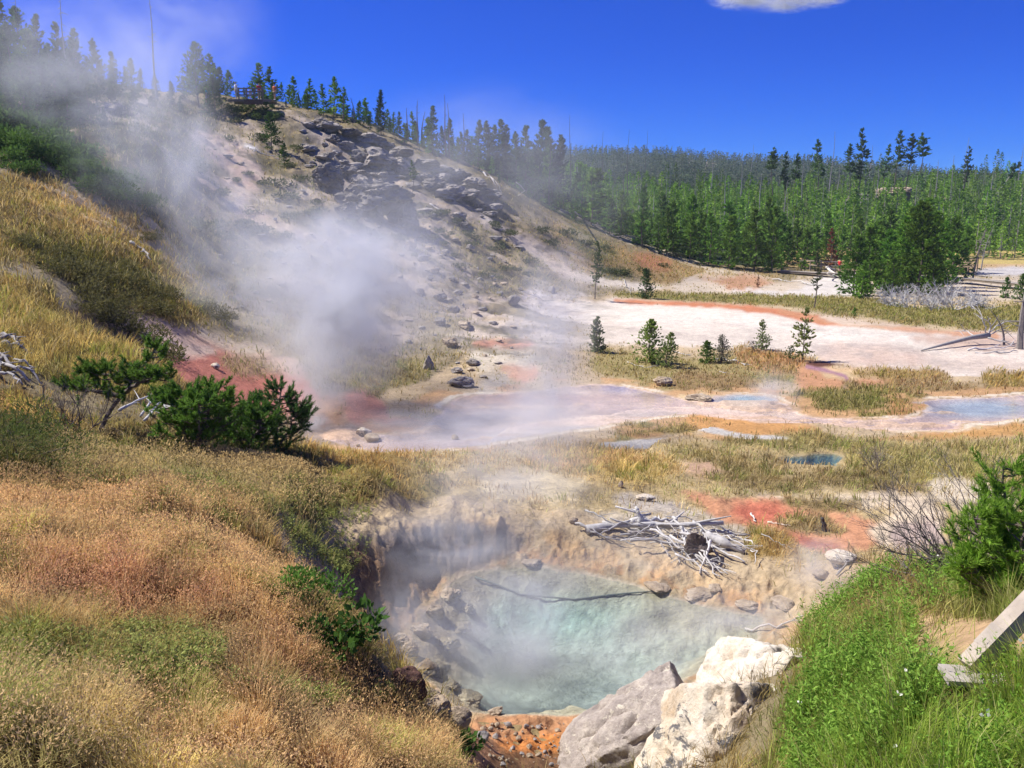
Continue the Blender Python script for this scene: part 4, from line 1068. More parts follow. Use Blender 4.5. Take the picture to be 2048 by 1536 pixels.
def tree(name, label, cat, meshes, P, s=1.0, rz=0.0, group=None, sxy=None, tilt=(0, 0)):
    e = empty(name, (P[0], P[1], P[2] - .05), rz, (s * (sxy or 1), s * (sxy or 1), s))
    e.rotation_euler = (tilt[0], tilt[1], rz)
    tag(e, label, cat, group)
    for nm, me in zip(('trunk', 'crown'), meshes):
        if me is not None: link(bpy.data.objects.new(nm, me), e)
    return e

# far-forest kinds (heights 7 m, scaled when placed)
G1, G2 = (.070, .155, .020), (.175, .31, .042)
FOREST = [conifer_meshes(500 + i, 7.0, 1.45 + .35 * (i % 3) / 2, .04, 64, 3, 3, .78, G1, G2, tr=.09, branch=False, ragged=.4) for i in range(6)]
TALL = [conifer_meshes(520 + i, 14.0, 1.5, .38 + .1 * i, 60, 3, 3, .85, (.055, .105, .025), (.11, .185, .045), tr=.13, branch=False, ragged=.6) for i in range(4)]
BLUE = [conifer_meshes(530 + i, 7.0, 1.35, .10, 120, 4, 3, .58, (.05, .105, .035), (.10, .18, .06), tr=.08, branch=False, ragged=.45) for i in range(4)]

LAB_F = 'dense green pine in the forest edge behind the basin'
GRP_F = 'pines of the dense forest behind the basin'
frng = np.random.default_rng(11)
forest_far = []                                  # (x, y, z, scale, rz, kind)
def edge_y(px):                                  # nearest forest distance along the photograph's width
    return float(np.interp(px, [560, 700, 850, 1000, 1100, 1250, 1400, 1500, 1600, 1680, 1760, 1900, 2050, 2300], [106, 107, 109, 112, 112, 112, 108, 106, 107, 119, 122, 127, 124, 124]))
pts = []
tries = 0
cellmap = {}
while tries < 60000 and len(pts) < 3300:
    tries += 1
    u = frng.uniform(-.36, .80); Y = 104 * math.exp(frng.uniform(0, 1) * math.log(340 / 104))
    px = 1024 + u * 1690
    e = edge_y(px)
    if Y < e: continue
    sp = 2.1 + .010 * (Y - 104) + (.6 if px < 1050 else 0)
    x = u * Y; kx, ky = int(x // 4), int(Y // 4)
    ok = True
    for a in (-1, 0, 1):
        for b in (-1, 0, 1):
            for (qx, qy) in cellmap.get((kx + a, ky + b), ()):
                if (qx - x) ** 2 + (qy - Y) ** 2 < sp * sp: ok = False
    if not ok: continue
    # the rock outcrop and the meadow stay open
    if 1700 < px < 1880 and 168 < Y < 208 and frng.random() < .8: continue
    cellmap.setdefault((kx, ky), []).append((x, Y)); pts.append((x, Y, px))
pts = np.array(pts)
pz = height(pts[:, 0], pts[:, 1])
order = np.argsort(pts[:, 1])
nshow = 0
# what stands in front hides what is behind: keep the nearest ones as trees of their own
for n_, i in enumerate(order):
    x, Y, px = pts[i]; z = pz[i]
    s = (.44 + .66 * frng.random() ** 2.0) * (1.0 if px > 1050 else .8)
    if 1500 < px and Y < 160: s *= 1.12
    if px < 1050: s *= .85
    if Y > 150: s *= 1.15
    kind = int(frng.integers(0, 6)); tall = frng.random() < .07; r = frng.uniform(0, 6.28)
    if nshow < 165:
        nshow += 1
        tree('pine_tree', LAB_F, 'tree', FOREST[kind], (x, Y, z), s, r, GRP_F, frng.uniform(.85, 1.5))
    else:
        forest_far.append((x, Y, z, s * (.8 if tall else 1), r, 6 + kind % 3 if tall else kind))

def merged(name, items, lib, keep=1.0, scale_up=1.0, mat=M_CROWN, seed=5):
    """one object for a wood whose trees nobody could count"""
    rng = np.random.default_rng(seed); Vs, Fs, Cs, n = [], [], [], 0
    for x, y, z, s, r, k in items:
        V, F, C = lib[k]
        c, sn = math.cos(r), math.sin(r)
        q = V * s
        q = np.stack([q[:, 0] * c - q[:, 1] * sn + x, q[:, 0] * sn + q[:, 1] * c + y, q[:, 2] + z - .1], -1)
        Vs.append(q); Fs.append(F + n); Cs.append(C * rng.uniform(.7, 1.3) * np.array([rng.uniform(.9, 1.12), 1, rng.uniform(.9, 1.1)])); n += len(V)
    me = tri_mesh(name, np.vstack(Vs), np.vstack(Fs), mat, np.vstack(Cs))
    return tag(link(bpy.data.objects.new(name, me)), kind='stuff')

def light_conifer(seed, H, R, n, size, col, tip, b0=.04):
    rng = np.random.default_rng(seed); m = MB()
    f = rng.uniform(0, 1, n) ** .9; a = rng.uniform(0, 6.28, n); rr = R * (1 - f) ** .75 * np.sqrt(rng.uniform(.25, 1, n))
    c = np.stack([rr * np.cos(a), rr * np.sin(a), (b0 + (.97 - b0) * f) * H], -1)
    d = np.stack([np.cos(a), np.sin(a), .5 + rng.normal(0, .4, n)], -1); d /= np.linalg.norm(d, axis=1, keepdims=True)
    s = size * rng.uniform(.7, 1.3, n) * (.6 + .4 * (1 - f))
    V, F = quads(c - d * (s * .4)[:, None], d, s, s * .42, rng)
    k = rng.uniform(0, 1, n)
    m.add(V, F, np.repeat(np.asarray(col) * (1 - k[:, None]) + np.asarray(tip) * k[:, None], 4, 0))
    m.tube([(0, 0, 0), (0, 0, H * .95)], [.09, .03], 3, BARK_GREY, cap=False)
    return m.arrays()
LIGHT = [light_conifer(540 + i, 7.0, 1.7, 170, .78, G1, G2) for i in range(6)]
LIGHT += [light_conifer(550 + i, 13.0, 1.5, 150, .8, (.06, .11, .03), (.12, .19, .05), .35) for i in range(3)]
forest_wood = merged('forest', forest_far, LIGHT)
forest_wood['label'] = 'dense pine forest rising behind the nearest rows of trees'

# the far hill: thousands of trees that read as one wooded ridge
hr = np.random.default_rng(23)
tiny = [light_conifer(560 + i, 9.0, 2.0, 24, 2.1, (.050, .085, .036), (.095, .125, .060)) for i in range(4)]
items = []
for _ in range(11000):
    u = hr.uniform(-.12, .72); Y = math.exp(hr.uniform(math.log(345), math.log(860)))
    x = u * Y
    if fbm(np.array([x / 60]), np.array([Y / 60]), octaves=2)[0] > .42: continue
    items.append((x, Y, 0, hr.uniform(.6, 1.2), hr.uniform(0, 6.28), int(hr.integers(0, 4))))
zz = height(np.array([i[0] for i in items]), np.array([i[1] for i in items]))
ht = np.array([(zz[k] + 11 - EYE) / items[k][1] for k in range(len(items))])
items = [(a[0], a[1], z, a[3], a[4], a[5]) for a, z in zip(items, zz)]
far_wood = merged('distant_forest', items, tiny)

# ------------------------------------------------------------------ dead snags
def snag_mesh(seed, H, r, nbr=10, blen=.8, col=(.30, .28, .25), start=.3, curve=.0):
    rng = np.random.default_rng(seed); m = MB()
    t = np.linspace(0, 1, 8)
    p = np.stack([curve * H * t ** 2 + .01 * H * np.sin(t * 6 + seed), .01 * H * np.sin(t * 5), t * H], -1); p[:, 0] -= p[0, 0]
    m.tube(p, r * (1 - .85 * t), 6, col)
    for i in range(nbr):
        f = rng.uniform(start, .97); a = rng.uniform(0, 6.28); L = blen * (1.15 - f) * rng.uniform(.4, 1.2)
        q0 = np.array([np.interp(f, t, p[:, j]) for j in range(3)])
        d = np.array([math.cos(a), math.sin(a), rng.uniform(-.3, .4)])
        q = [q0, q0 + d * L * .5 + [0, 0, .03 * L], q0 + d * L + [0, 0, .22 * L * rng.uniform(-1, 1)]]
        m.tube(q, [r * .28, r * .18, r * .06], 4, np.asarray(col) * rng.uniform(.85, 1.1), cap=False)
    return m.mesh('dead_snag', M_DEADWOOD)

def snag(px, pyb, pyt, label, seed, Y=None, group=None, curve=0.0, r=None, nbr=10, ymin=0, col=(.30, .28, .25), blen=.8, start=.3, rz=0):
    P = ground(px, Y) if Y else hit(px, pyb, ymin)
    k = mpp(P); zt = at(px, pyt, P.y).z
    H = max(zt - P.z, .6)
    o = link(bpy.data.objects.new('dead_snag', snag_mesh(seed, H, r or max(.07, .012 * H), nbr, blen, col, start, curve)))
    o.location = (P.x, P.y, P.z - .05); o.rotation_euler = (0, 0, rz)
    return tag(o, label, 'dead tree', group)

# ------------------------------------------------------------------ trees one can tell apart
def px_tree(px, pyb, pyt, label, meshes, Hm, Y=None, group=None, rz=0.0, sxy=1.0, name='pine_tree', ymin=0.0, tilt=(0, 0)):
    P = ground(px, Y) if Y else hit(px, pyb, ymin)
    zt = at(px, pyt, P.y).z
    return tree(name, label, 'tree', meshes, P, max((zt - P.z) / Hm, .05), rz, group, sxy, tilt)

# along the ridge (x, top y, distance)
RID = [(425, 80, 101, 3), (395, 150, 103, 1), (372, 170, 104, 1), (440, 175, 97, 2), (468, 132, 103, 2), (454, 150, 97, 1), (545, 168, 101.5, 2), (566, 160, 104, 0), (556, 190, 99, 2), (530, 195, 103, 1)]
RIDM = [conifer_meshes(600 + i, 7.0, [1.5, 1.9, 2.2, 2.3][i], [.05, .04, .05, .2][i], 130, 4, 3, .58, (.045, .098, .02), (.095, .18, .038), tr=.1, branch=False, ragged=.4) for i in range(4)]
RL = ['tallest broad crowned pine on the ridge left of the lookout', None, None, 'small pine half lost in steam below the lookout', 'dark pine behind the person in white at the lookout', 'bushy pine just left of the lookout railing',
      'bushy green pine right of the lookout railing', 'slender pointed pine behind the bushy one at the lookout', None, None]
for (x, t, Y, k), lb in zip(RID, RL):
    px_tree(x, 0, t, lb or 'dark pine in the group around the ridge lookout', RIDM[k], 7.0, Y, None if lb else 'pines grouped around the ridge lookout', rz=x)
px_tree(543, 300, 222, 'dark bushy pine on the slope below the lookout', RIDM[2], 7.0, None, rz=1.0, sxy=1.2)
px_tree(570, 330, 285, 'low green pine on the slope by the outcrop rocks', RIDM[2], 7.0, None, rz=2.0, sxy=1.4)
px_tree(825, 388, 318, 'lone thin pine with bare stem among the hillside rocks', TALL[1], 14.0, None, rz=.4, sxy=1.5)
px_tree(1190, 598, 478, 'tall thin pine with bare lower trunk at the back of the white flat', conifer_meshes(620, 7, 1.0, .30, 90, 4, 4, .34, (.07, .11, .04), (.13, .17, .07), tr=.085, ragged=.5), 7.0, None)
px_tree(1290, 597, 535, 'dense dark bushy conifer on the green strip behind the white flat', conifer_meshes(621, 3.0, .95, .02, 120, 4, 4, .26, (.035, .075, .022), (.07, .13, .04), tr=.06), 3.0, None, sxy=1.15)
px_tree(1628, 618, 500, 'slim sparse pine on the green strip, beside the dense clump', conifer_meshes(622, 5.5, .75, .34, 60, 4, 4, .28, (.05, .075, .03), (.09, .12, .05), tr=.07, ragged=.6), 5.5, None)
RIDGE2 = [(592, 195, 108), (605, 205, 110), (617, 188, 110), (634, 186, 108), (650, 210, 112), (668, 212, 113), (682, 208, 113), (700, 228, 110), (718, 215, 116), (733, 200, 110), (772, 178, 110), (748, 232, 113), (790, 235, 112), (806, 222, 114), (822, 245, 112), (838, 240, 116), (852, 262, 112), (871, 210, 112), (888, 250, 113), (905, 235, 115), (925, 262, 114), (940, 258, 116), (958, 238, 118), (974, 240, 119), (990, 248, 120), (1002, 236, 121), (1015, 248, 121), (1030, 262, 118), (1052, 248, 122), (1077, 238, 124), (1096, 250, 122), (1120, 268, 124), (640, 232, 107), (670, 242, 107), (758, 262, 108), (800, 280, 109), (845, 300, 109), (880, 300, 110), (920, 320, 110), (960, 330, 110), (1000, 345, 110), (1045, 355, 112), (1075, 375, 112), (980, 300, 114), (1100, 330, 116)]
for i, (x, t, Y) in enumerate(RIDGE2):
    big = {733: 'rounded dark pine standing just over the outcrop ridge', 772: 'tall pointed pine highest on the ridge right of the lookout', 871: 'tall slender pine beside bare snags on the ridge'}.get(x)
    px_tree(x, 0, t, big or 'green pine rising from behind the rocky ridge', (BLUE if not big or x != 733 else RIDM)[i % 4], 7.0, Y, None if big else 'pines rising from behind the rocky ridge', rz=i * 1.1, sxy=1.1 if (t > 200) else 1.0)
# left hill wood
LH = [(-10, -60, 84), (25, -30, 80), (60, -10, 82), (95, 10, 84), (130, 25, 82), (160, 40, 84), (200, 55, 86), (230, 75, 88), (40, 20, 70), (75, 40, 72), (110, 55, 70), (150, 85, 72), (185, 95, 74), (10, 60, 64), (52, 85, 62), (125, 120, 64), (170, 130, 64), (215, 140, 72), (85, 100, 58), (20, 130, 54), (-25, 90, 56), (60, 160, 55), (110, 165, 57), (150, 190, 60), (265, 100, 92), (300, 115, 95), (10, 40, 92), (38, 62, 88), (62, 50, 96), (88, 58, 90), (112, 72, 92), (134, 95, 88), (150, 110, 96), (172, 78, 86), (196, 100, 92), (215, 110, 96), (240, 118, 98), (262, 125, 100), (288, 130, 100), (318, 135, 101), (345, 145, 102), (372, 160, 101), (20, 120, 72), (48, 130, 74), (84, 128, 72), (110, 120, 74), (140, 150, 76), (168, 140, 72), (182, 165, 66), (205, 170, 80), (232, 165, 84), (260, 170, 86), (30, 180, 62), (66, 190, 60), (96, 185, 64), (130, 200, 62), (8, 200, 58), (196, 215, 66), (300, 180, 92), (335, 190, 94), (390, 190, 97), (240, 215, 70), (-30, 30, 88), (-20, 120, 66), (45, 225, 55)]
for i, (x, t, Y) in enumerate(LH):
    px_tree(x, 0, t, 'dark pine on the steaming upper left hillside', (RIDM + BLUE)[i % 8], 7.0, Y, 'pines on the steaming upper left hillside', rz=i * 1.7, sxy=1.05 if t < 170 else 1.3)
# tall old pines standing over the right-hand forest
for i, (x, t, Y, lb) in enumerate([(1698, 252, 205, 'tall pointed pine overtopping the forest above the rock outcrop'), (1770, 258, 215, 'tall narrow pine, first of three over the outcrop'), (1792, 265, 215, 'tall thin pine in the middle of three over the outcrop'), (1812, 263, 213, 'tall tufted pine, right one of three over the outcrop'), (1905, 290, 215, 'tall pine with narrow top among the bright green young trees'),
                                    (1618, 275, 200, 'tall pine with a long bare pale trunk over the forest'), (1682, 285, 205, 'shorter pine beside the tall pointed one above the outcrop'), (1535, 292, 190, 'dark tall conifer in the middle of the right forest'), (1560, 300, 190, 'second dark tall conifer in the middle of the right forest'), (1752, 285, 210, 'dense pine between the tall pointed one and the three over the outcrop'), (1576, 305, 192, 'pale greyish tall pine beside the dark conifers')]):
    px_tree(x, 0, t, lb, TALL[i % 4], 14.0, Y, rz=i, sxy=1.2)
P = ground(1945, 200); tl = at(1990, 293, 198)
px_tree(1945, 0, 300, 'pine with a bare pale trunk leaning far over above the forest', conifer_meshes(640, 14, 1.6, .72, 40, 3, 3, .9, (.035, .06, .022), (.06, .095, .032), bark=np.array([.42, .38, .33]), tr=.17, branch=False), 14.0, 200, sxy=1.0, tilt=(0, .62))
# clump of bushy trees at the right
CLM = [conifer_meshes(650 + i, 5.0, 1.55, .02, 150, 4, 4, .40, (.065, .16, .018), (.17, .32, .042), tr=.08, branch=False, ragged=.4) for i in range(4)]
for i, (x, b, t, w) in enumerate([(1708, 592, 470, 1.1), (1735, 585, 450, 1.0), (1768, 578, 455, 1.1), (1800, 585, 430, 1.15), (1832, 588, 400, 1.1), (1858, 580, 420, 1.1), (1880, 575, 440, 1.05), (1690, 560, 500, 1.0), (1750, 560, 440, 1.2), (1815, 565, 410, 1.3), (1865, 590, 490, 1.2), (1782, 592, 500, 1.2), (1722, 598, 520, 1.2), (1905, 560, 430, 1.1), (1925, 545, 450, 1.0), (1840, 545, 395, 1.2)]):
    px_tree(x, b, t, 'dark green bushy pine in the clump beside the boardwalk', CLM[i % 4], 5.0, None, 'bushy pines in the clump beside the boardwalk', rz=i * 2.2, sxy=w)
for x, b, t, lb in [(2010, 596, 552, 'low round pine shrub in front of the boardwalk'), (2040, 600, 545, 'pine shrub behind the bare snag at the right edge'), (1708, 632, 612, 'tiny young pine alone on the green strip')]:
    px_tree(x, b, t, lb, CLM[x % 4], 5.0, None, sxy=1.1)
for x, b, t, lb in [(1515, 575, 548, 'small rust red dead conifer at the forest foot'), (1655, 470, 455, 'reddish dying pine inside the forest')]:
    px_tree(x, b, t, lb, conifer_meshes(670 + x, 2.5, .5, .05, 60, 4, 3, .2, (.16, .05, .03), (.26, .09, .05), tr=.05), 2.5, 110 if x == 1655 else None)
# saplings on the plain
SAP = dict(branch=True, wfac=.36)
px_tree(1196, 705, 630, 'greyish misty sapling at the left of the sapling row', conifer_meshes(680, 2.2, .68, .03, 110, 5, 5, .19, (.16, .20, .08), (.27, .32, .14), tr=.04, **SAP), 2.2, None)
px_tree(1300, 725, 636, 'bushy sapling with rounded twin crowns and bright low skirts', conifer_meshes(681, 2.3, 1.15, .03, 130, 5, 5, .20, (.16, .235, .05), (.31, .40, .10), tr=.05, **SAP), 2.3, None)
px_tree(1330, 735, 662, 'smaller companion sapling leaning right of the twin crowned one', conifer_meshes(682, 2.0, .85, .06, 90, 5, 5, .18, (.16, .21, .06), (.28, .33, .11), tr=.04, **SAP), 2.0, None, tilt=(0, .12))
px_tree(1412, 725, 680, 'squat bright green sapling beside a grey dead one', conifer_meshes(683, 1.3, .72, .02, 110, 4, 5, .17, (.11, .20, .04), (.22, .34, .07), tr=.04, **SAP), 1.3, None)
px_tree(1442, 725, 666, 'grey half dead sapling beside the squat green one', conifer_meshes(684, 1.7, .8, .04, 130, 4, 5, .12, (.17, .165, .12), (.26, .25, .18), tr=.05, **SAP), 1.7, None)
px_tree(1523, 700, 636, 'neat cone shaped sapling on the white flat edge', conifer_meshes(685, 1.9, .6, .05, 80, 4, 5, .16, (.17, .22, .07), (.29, .34, .12), tr=.035, **SAP), 1.9, None)
px_tree(1604, 722, 612, 'tall open sapling with sparse tufted branches', conifer_meshes(686, 3.0, .9, .16, 56, 4, 5, .24, (.19, .24, .06), (.32, .38, .11), tr=.04, ragged=.6, **SAP), 3.0, None, tilt=(0, .07))
px_tree(1580, 722, 692, 'low spreading pine sprout at the foot of the tall open sapling', conifer_meshes(687, 1.0, .9, .02, 40, 4, 4, .16, (.075, .13, .03), (.14, .21, .05), tr=.03, **SAP), 1.0, None)
px_tree(1505, 705, 680, 'grey twiggy dead sapling just left of the cone shaped one', conifer_meshes(688, 1.0, .6, .02, 50, 3, 3, .12, (.15, .15, .13), (.22, .21, .18), tr=.03, **SAP), 1.0, None, sxy=1.3)
# snags
snag(180, 0, -10, 'tall bare snag with side branches on the upper left hill', 1, Y=78, nbr=16, blen=2.0)
snag(95, 0, -20, 'bare snag at the top left corner of the hill', 2, Y=84, nbr=14, blen=2.4)
snag(345, 0, -15, 'very tall thin dead pine veiled by steam on the ridge', 3, Y=100, nbr=20, blen=1.0)
for i, (x, t, Y, cv_) in enumerate([(701, 186, 110, 0), (722, 195, 110, -.12), (822, 215, 112, 0), (842, 200, 113, .02), (850, 222, 113, .12), (897, 188, 112, -.02), (903, 205, 112, -.03), (930, 225, 116, 0), (1135, 230, 150, 0), (1200, 262, 190, 0), (1250, 258, 200, 0), (1285, 262, 200, 0), (1097, 285, 116, 0), (1148, 320, 125, 0), (1240, 330, 140, 0)]):
    snag(x, 0, t, 'thin bare grey snag standing up from the ridge pines', 10 + i, Y=Y, group='thin bare snags among the ridge pines', curve=cv_, r=.14, nbr=6, blen=.7, col=(.16, .14, .13))
for i, (x, t, Y) in enumerate([(1490, 290, 200), (1645, 262, 210), (1412, 305, 190), (1470, 300, 220), (1590, 325, 180), (1905, 275, 230), (2012, 287, 240), (1720, 290, 230), (1330, 330, 170), (1380, 345, 160), (1440, 350, 150), (1510, 345, 165), (1560, 360, 150), (1660, 330, 180), (1735, 335, 175), (1850, 320, 190), (1880, 310, 200), (1960, 335, 180), (2030, 320, 190), (1275, 350, 150), (1220, 370, 140)]):
    snag(x, 0, t, 'thin grey dead trunk rising out of the right forest', 40 + i, Y=Y, group='thin dead trunks rising out of the right forest', r=.17, nbr=8, blen=1.0, col=(.34, .31, .28))
snag(2040, 698, 435, 'dark bare snag trunk with broken branches at the right edge', 60, r=.17, nbr=14, blen=1.5, col=(.20, .18, .165), start=.12)
snag(2008, 690, 618, 'short arching dead branch trunk left of the edge snag', 61, r=.07, nbr=6, blen=.9, col=(.22, .20, .18), curve=-.5)
snag(1945, 560, 455, 'grey dead pine with a few dark needles beside the boardwalk', 62, r=.13, nbr=40, blen=1.6, col=(.26, .23, .20), start=.1, curve=.16)
snag(1962, 540, 450, 'thinner leaning grey dead pine beside the boardwalk', 63, r=.09, nbr=30, blen=1.3, col=(.30, .28, .25), start=.1, curve=.2)
# ------------------------------------------------------------------ near pines with visible needle brushes
def unit(v):
    v = np.asarray(v, float); return v / (np.linalg.norm(v) + 1e-9)

def brush(mb, p, d, L, n, nl, w, col, tip, rng):
    n = int(n * 1.5); w = w * 1.25
    """a shoot clothed in needles"""
    d = unit(d); t = rng.uniform(0, 1, n)
    c = p + d * (t * L)[:, None]
    r = rng.normal(size=(n, 3)); r -= (r @ d)[:, None] * d; r /= np.linalg.norm(r, axis=1, keepdims=True) + 1e-9
    dd = r * .75 + d * (.5 + .8 * t)[:, None]; dd /= np.linalg.norm(dd, axis=1, keepdims=True)
    ln = nl * rng.uniform(.7, 1.2, n)
    V, F = spikes(c, dd, ln, np.full(n, w), rng)
    k = rng.uniform(0, 1, n)[:, None]
    mb.add(V, F, np.repeat(np.asarray(col) * (1 - k) + np.asarray(tip) * k, 3, 0))

def near_pine(name, label, P, trunks, seed, nbranch=16, blen=.5, brushL=.14, n=34, nl=.055, w=.006, col=(.030, .070, .012), tip=(.075, .15, .028), r0=.03, start=.12, droop=.15, sub=3, group=None, flat=1.0, dead=.0, barkc=BARK):
    rng = np.random.default_rng(seed)
    e = empty(name, P); tag(e, label, 'pine', group)
    tk, br, ne = MB(), MB(), MB()
    for path in trunks:
        p = np.asarray(path, float)
        tt = np.linspace(0, 1, len(p)); t = np.linspace(0, 1, 12)
        q = np.stack([np.interp(t, tt, p[:, j]) for j in range(3)], -1)
        q[1:-1] += rng.normal(0, .012, (10, 3))
        H = np.linalg.norm(q[-1] - q[0])
        tk.tube(q, r0 * (1 - .75 * t), 6, barkc)
        brush(ne, q[-2], q[-1] - q[-2], brushL * 1.2, n, nl, w, col, tip, rng)
        for b in range(nbranch):
            f = start + (1 - start) * (b + rng.random()) / nbranch; f = min(f, .98)
            q0 = np.array([np.interp(f, t, q[:, j]) for j in range(3)])
            a = rng.uniform(0, 6.28); L = blen * (1.1 - .75 * f) * rng.uniform(.6, 1.15)
            d = np.array([math.cos(a), math.sin(a), rng.uniform(-.1, .5) * flat])
            q1 = q0 + d * L * .55 - np.array([0, 0, droop * L * .3]); q2 = q0 + d * L + np.array([0, 0, .18 * L])
            br.tube([q0, q1, q2], [r0 * .35, r0 * .25, r0 * .12], 4, barkc, cap=False)
            if rng.random() < dead: continue
            brush(ne, q2 - unit(q2 - q1) * brushL * .5, q2 - q1 + np.array([0, 0, .1]), brushL, n, nl, w, col, tip, rng)
            for s in range(sub):
                g = rng.uniform(.3, .95); c0 = q0 + (q1 - q0) * min(1, g * 1.8) if g < .55 else q1 + (q2 - q1) * ((g - .55) / .45)
                sd_ = unit(q2 - q0) * .6 + rng.normal(0, .55, 3) + np.array([0, 0, .45])
                sl = L * .28 * rng.uniform(.6, 1.3); c1 = c0 + unit(sd_) * sl
                br.tube([c0, c1], [r0 * .15, r0 * .08], 3, barkc, cap=False)
                brush(ne, c1 - unit(sd_) * brushL * .4, sd_, brushL * rng.uniform(.8, 1.15), n, nl, w, col, tip, rng)
    tk.build('trunk', M_BARK, e); br.build('branches', M_BARK, e); ne.build('needles', M_NEEDLE, e)
    return e

def rel(P, px, py, dY=0.0):
    q = at(px, py, P[1] + dY); return (q.x - P[0], q.y - P[1], q.z - P[2])

P = hit(190, 868); k = mpp(P)
near_pine('leaning_pine', 'young pine leaning right with tufted branches on the grassy knoll', P,
          [[(0, 0, -.1), rel(P, 225, 815, .1), rel(P, 262, 765, .15), rel(P, 300, 715, .1), rel(P, 318, 685, 0)], [rel(P, 262, 765, .15), rel(P, 225, 750, -.2), rel(P, 180, 742, -.3)], [rel(P, 240, 790, .1), rel(P, 180, 780, .3), rel(P, 140, 772, .4)], [rel(P, 250, 785, .1), rel(P, 290, 760, -.2), rel(P, 335, 745, -.3)]],
          701, 15, .60, .18, 56, .075, .011, (.075, .16, .022), (.20, .32, .055), .045, .3, .1, 3, flat=.6, barkc=np.array([.17, .14, .12]))
P = hit(395, 895)
near_pine('bushy_pine', 'wide bushy young pine with several stems in the middle of the knoll', P,
          [[(0, 0, -.1), rel(P, 380, 800), rel(P, 372, 785)], [(0, 0, -.1), rel(P, 420, 810, .2), rel(P, 425, 772, .3)], [(0, 0, -.1), rel(P, 350, 830, -.2), rel(P, 335, 795, -.2)], [(0, 0, -.1), rel(P, 440, 840, 0), rel(P, 452, 790, .1)], [(0, 0, -.1), rel(P, 400, 850, -.4), rel(P, 396, 800, -.4)]],
          702, 26, .58, .17, 44, .07, .010, (.085, .19, .026), (.22, .37, .065), .03, .05, .1, 3)
P = hit(545, 893)
near_pine('bushy_pine', 'dark pointed young pine at the right end of the knoll row', P,
          [[(0, 0, -.1), rel(P, 558, 830), rel(P, 562, 775)], [(0, 0, -.1), rel(P, 580, 860, .2), rel(P, 588, 815, .2)]],
          703, 34, .66, .17, 44, .07, .010, (.055, .13, .034), (.13, .24, .065), .035, .05, .1, 3)
P = hit(490, 893)
near_pine('bushy_pine', 'low spreading green pine between the wide bushy pine and the dark pointed one', P,
          [[(0, 0, -.1), rel(P, 490, 850), rel(P, 488, 805)], [(0, 0, -.1), rel(P, 465, 860, .2), rel(P, 455, 825, .2)], [(0, 0, -.1), rel(P, 520, 860, -.2), rel(P, 520, 820, -.2)]],
          704, 26, .58, .17, 44, .07, .010, (.07, .165, .026), (.17, .30, .06), .03, .05, .1, 3)
P = hit(2042, 1215)
near_pine('bright_pine', 'bright green bushy pine with upright needle shoots at the right edge', P,
          [[(0, 0, -.1), rel(P, 2017, 1080), rel(P, 2007, 930)], [(0, 0, -.1), rel(P, 1982, 1130, -.2), rel(P, 1947, 1030, -.2)], [(0, 0, -.1), rel(P, 2076, 1100, .1), rel(P, 2088, 985, .1)], [(0, 0, -.1), rel(P, 2046, 1140, -.4), rel(P, 2041, 1040, -.5)], [(0, 0, -.1), rel(P, 2116, 1120, -.1), rel(P, 2136, 1030, -.1)], [(0, 0, -.1), rel(P, 1982, 1180, -.3), rel(P, 1937, 1120, -.3)]],
          705, 28, .44, .15, 38, .06, .0065, (.11, .23, .02), (.33, .52, .07), .028, .04, .12, 4)

# ------------------------------------------------------------------ bare bushes
def twig_bush(name, label, P, dirs, seed, L=.6, r=.014, depth=5, col=(.20, .18, .16), cat='bush', spread=.5):
    rng = np.random.default_rng(seed); st, tw = MB(), MB()
    def grow(p, d, L, r, lv):
        n = 4; pts = [p]; dd = unit(d)
        for i in range(n):
            dd = unit(dd + rng.normal(0, .13, 3) + np.array([0, 0, .03])); p = p + dd * L / n; pts.append(p)
        (st if lv < 2 else tw).tube(pts, np.linspace(r, r * .6, n + 1), 5 if lv < 2 else 3, np.asarray(col) * rng.uniform(.85, 1.15), cap=False)
        if lv >= depth: return
        for b in range(2 if lv > 0 else 4):
            i = int(rng.integers(1, n + 1))
            grow(pts[i], dd + rng.normal(0, spread, 3), L * rng.uniform(.5, .85), r * .6, lv + 1)
        grow(pts[-1], dd + rng.normal(0, spread * .4, 3), L * .7, r * .6, lv + 1)
    for d in dirs: grow(np.zeros(3), np.asarray(d, float), L, r, 0)
    e = empty(name, P); tag(e, label, cat)
    st.build('stems', M_DEADWOOD, e); tw.build('twigs', M_DEADWOOD, e)
    return e
P = hit(1920, 1150)
twig_bush('bare_bush', 'leafless grey twig bush leaning left in front of the bright pine', (P[0], P[1] - .2, P[2] - .05), [(-.55, .1, 1.0), (-.25, -.1, 1.0), (-.9, .0, .55), (-1.0, -.2, .25), (-.6, .3, .7), (-.8, -.3, .1), (-.2, .2, .9), (-1, .1, .4), (.2, -.2, .8)], 711, .66, .015, 4, (.20, .175, .155))
P = hit(1752, 945)
twig_bush('bare_bush', 'small pale twiggy bush in the grass right of the round pond', P, [(-.3, 0, 1), (.3, .2, 1), (0, -.2, 1), (.6, 0, .7), (-.6, 0, .6)], 712, .32, .010, 4, (.26, .22, .19))
P = hit(150, 880)
twig_bush('bare_bush', 'leafless brown twigs at the foot of the leaning pine', P, [(-.4, 0, 1), (.5, .2, .9), (0, -.2, 1), (.9, 0, .5), (-.8, 0, .5)], 713, .5, .014, 4, (.16, .13, .11))

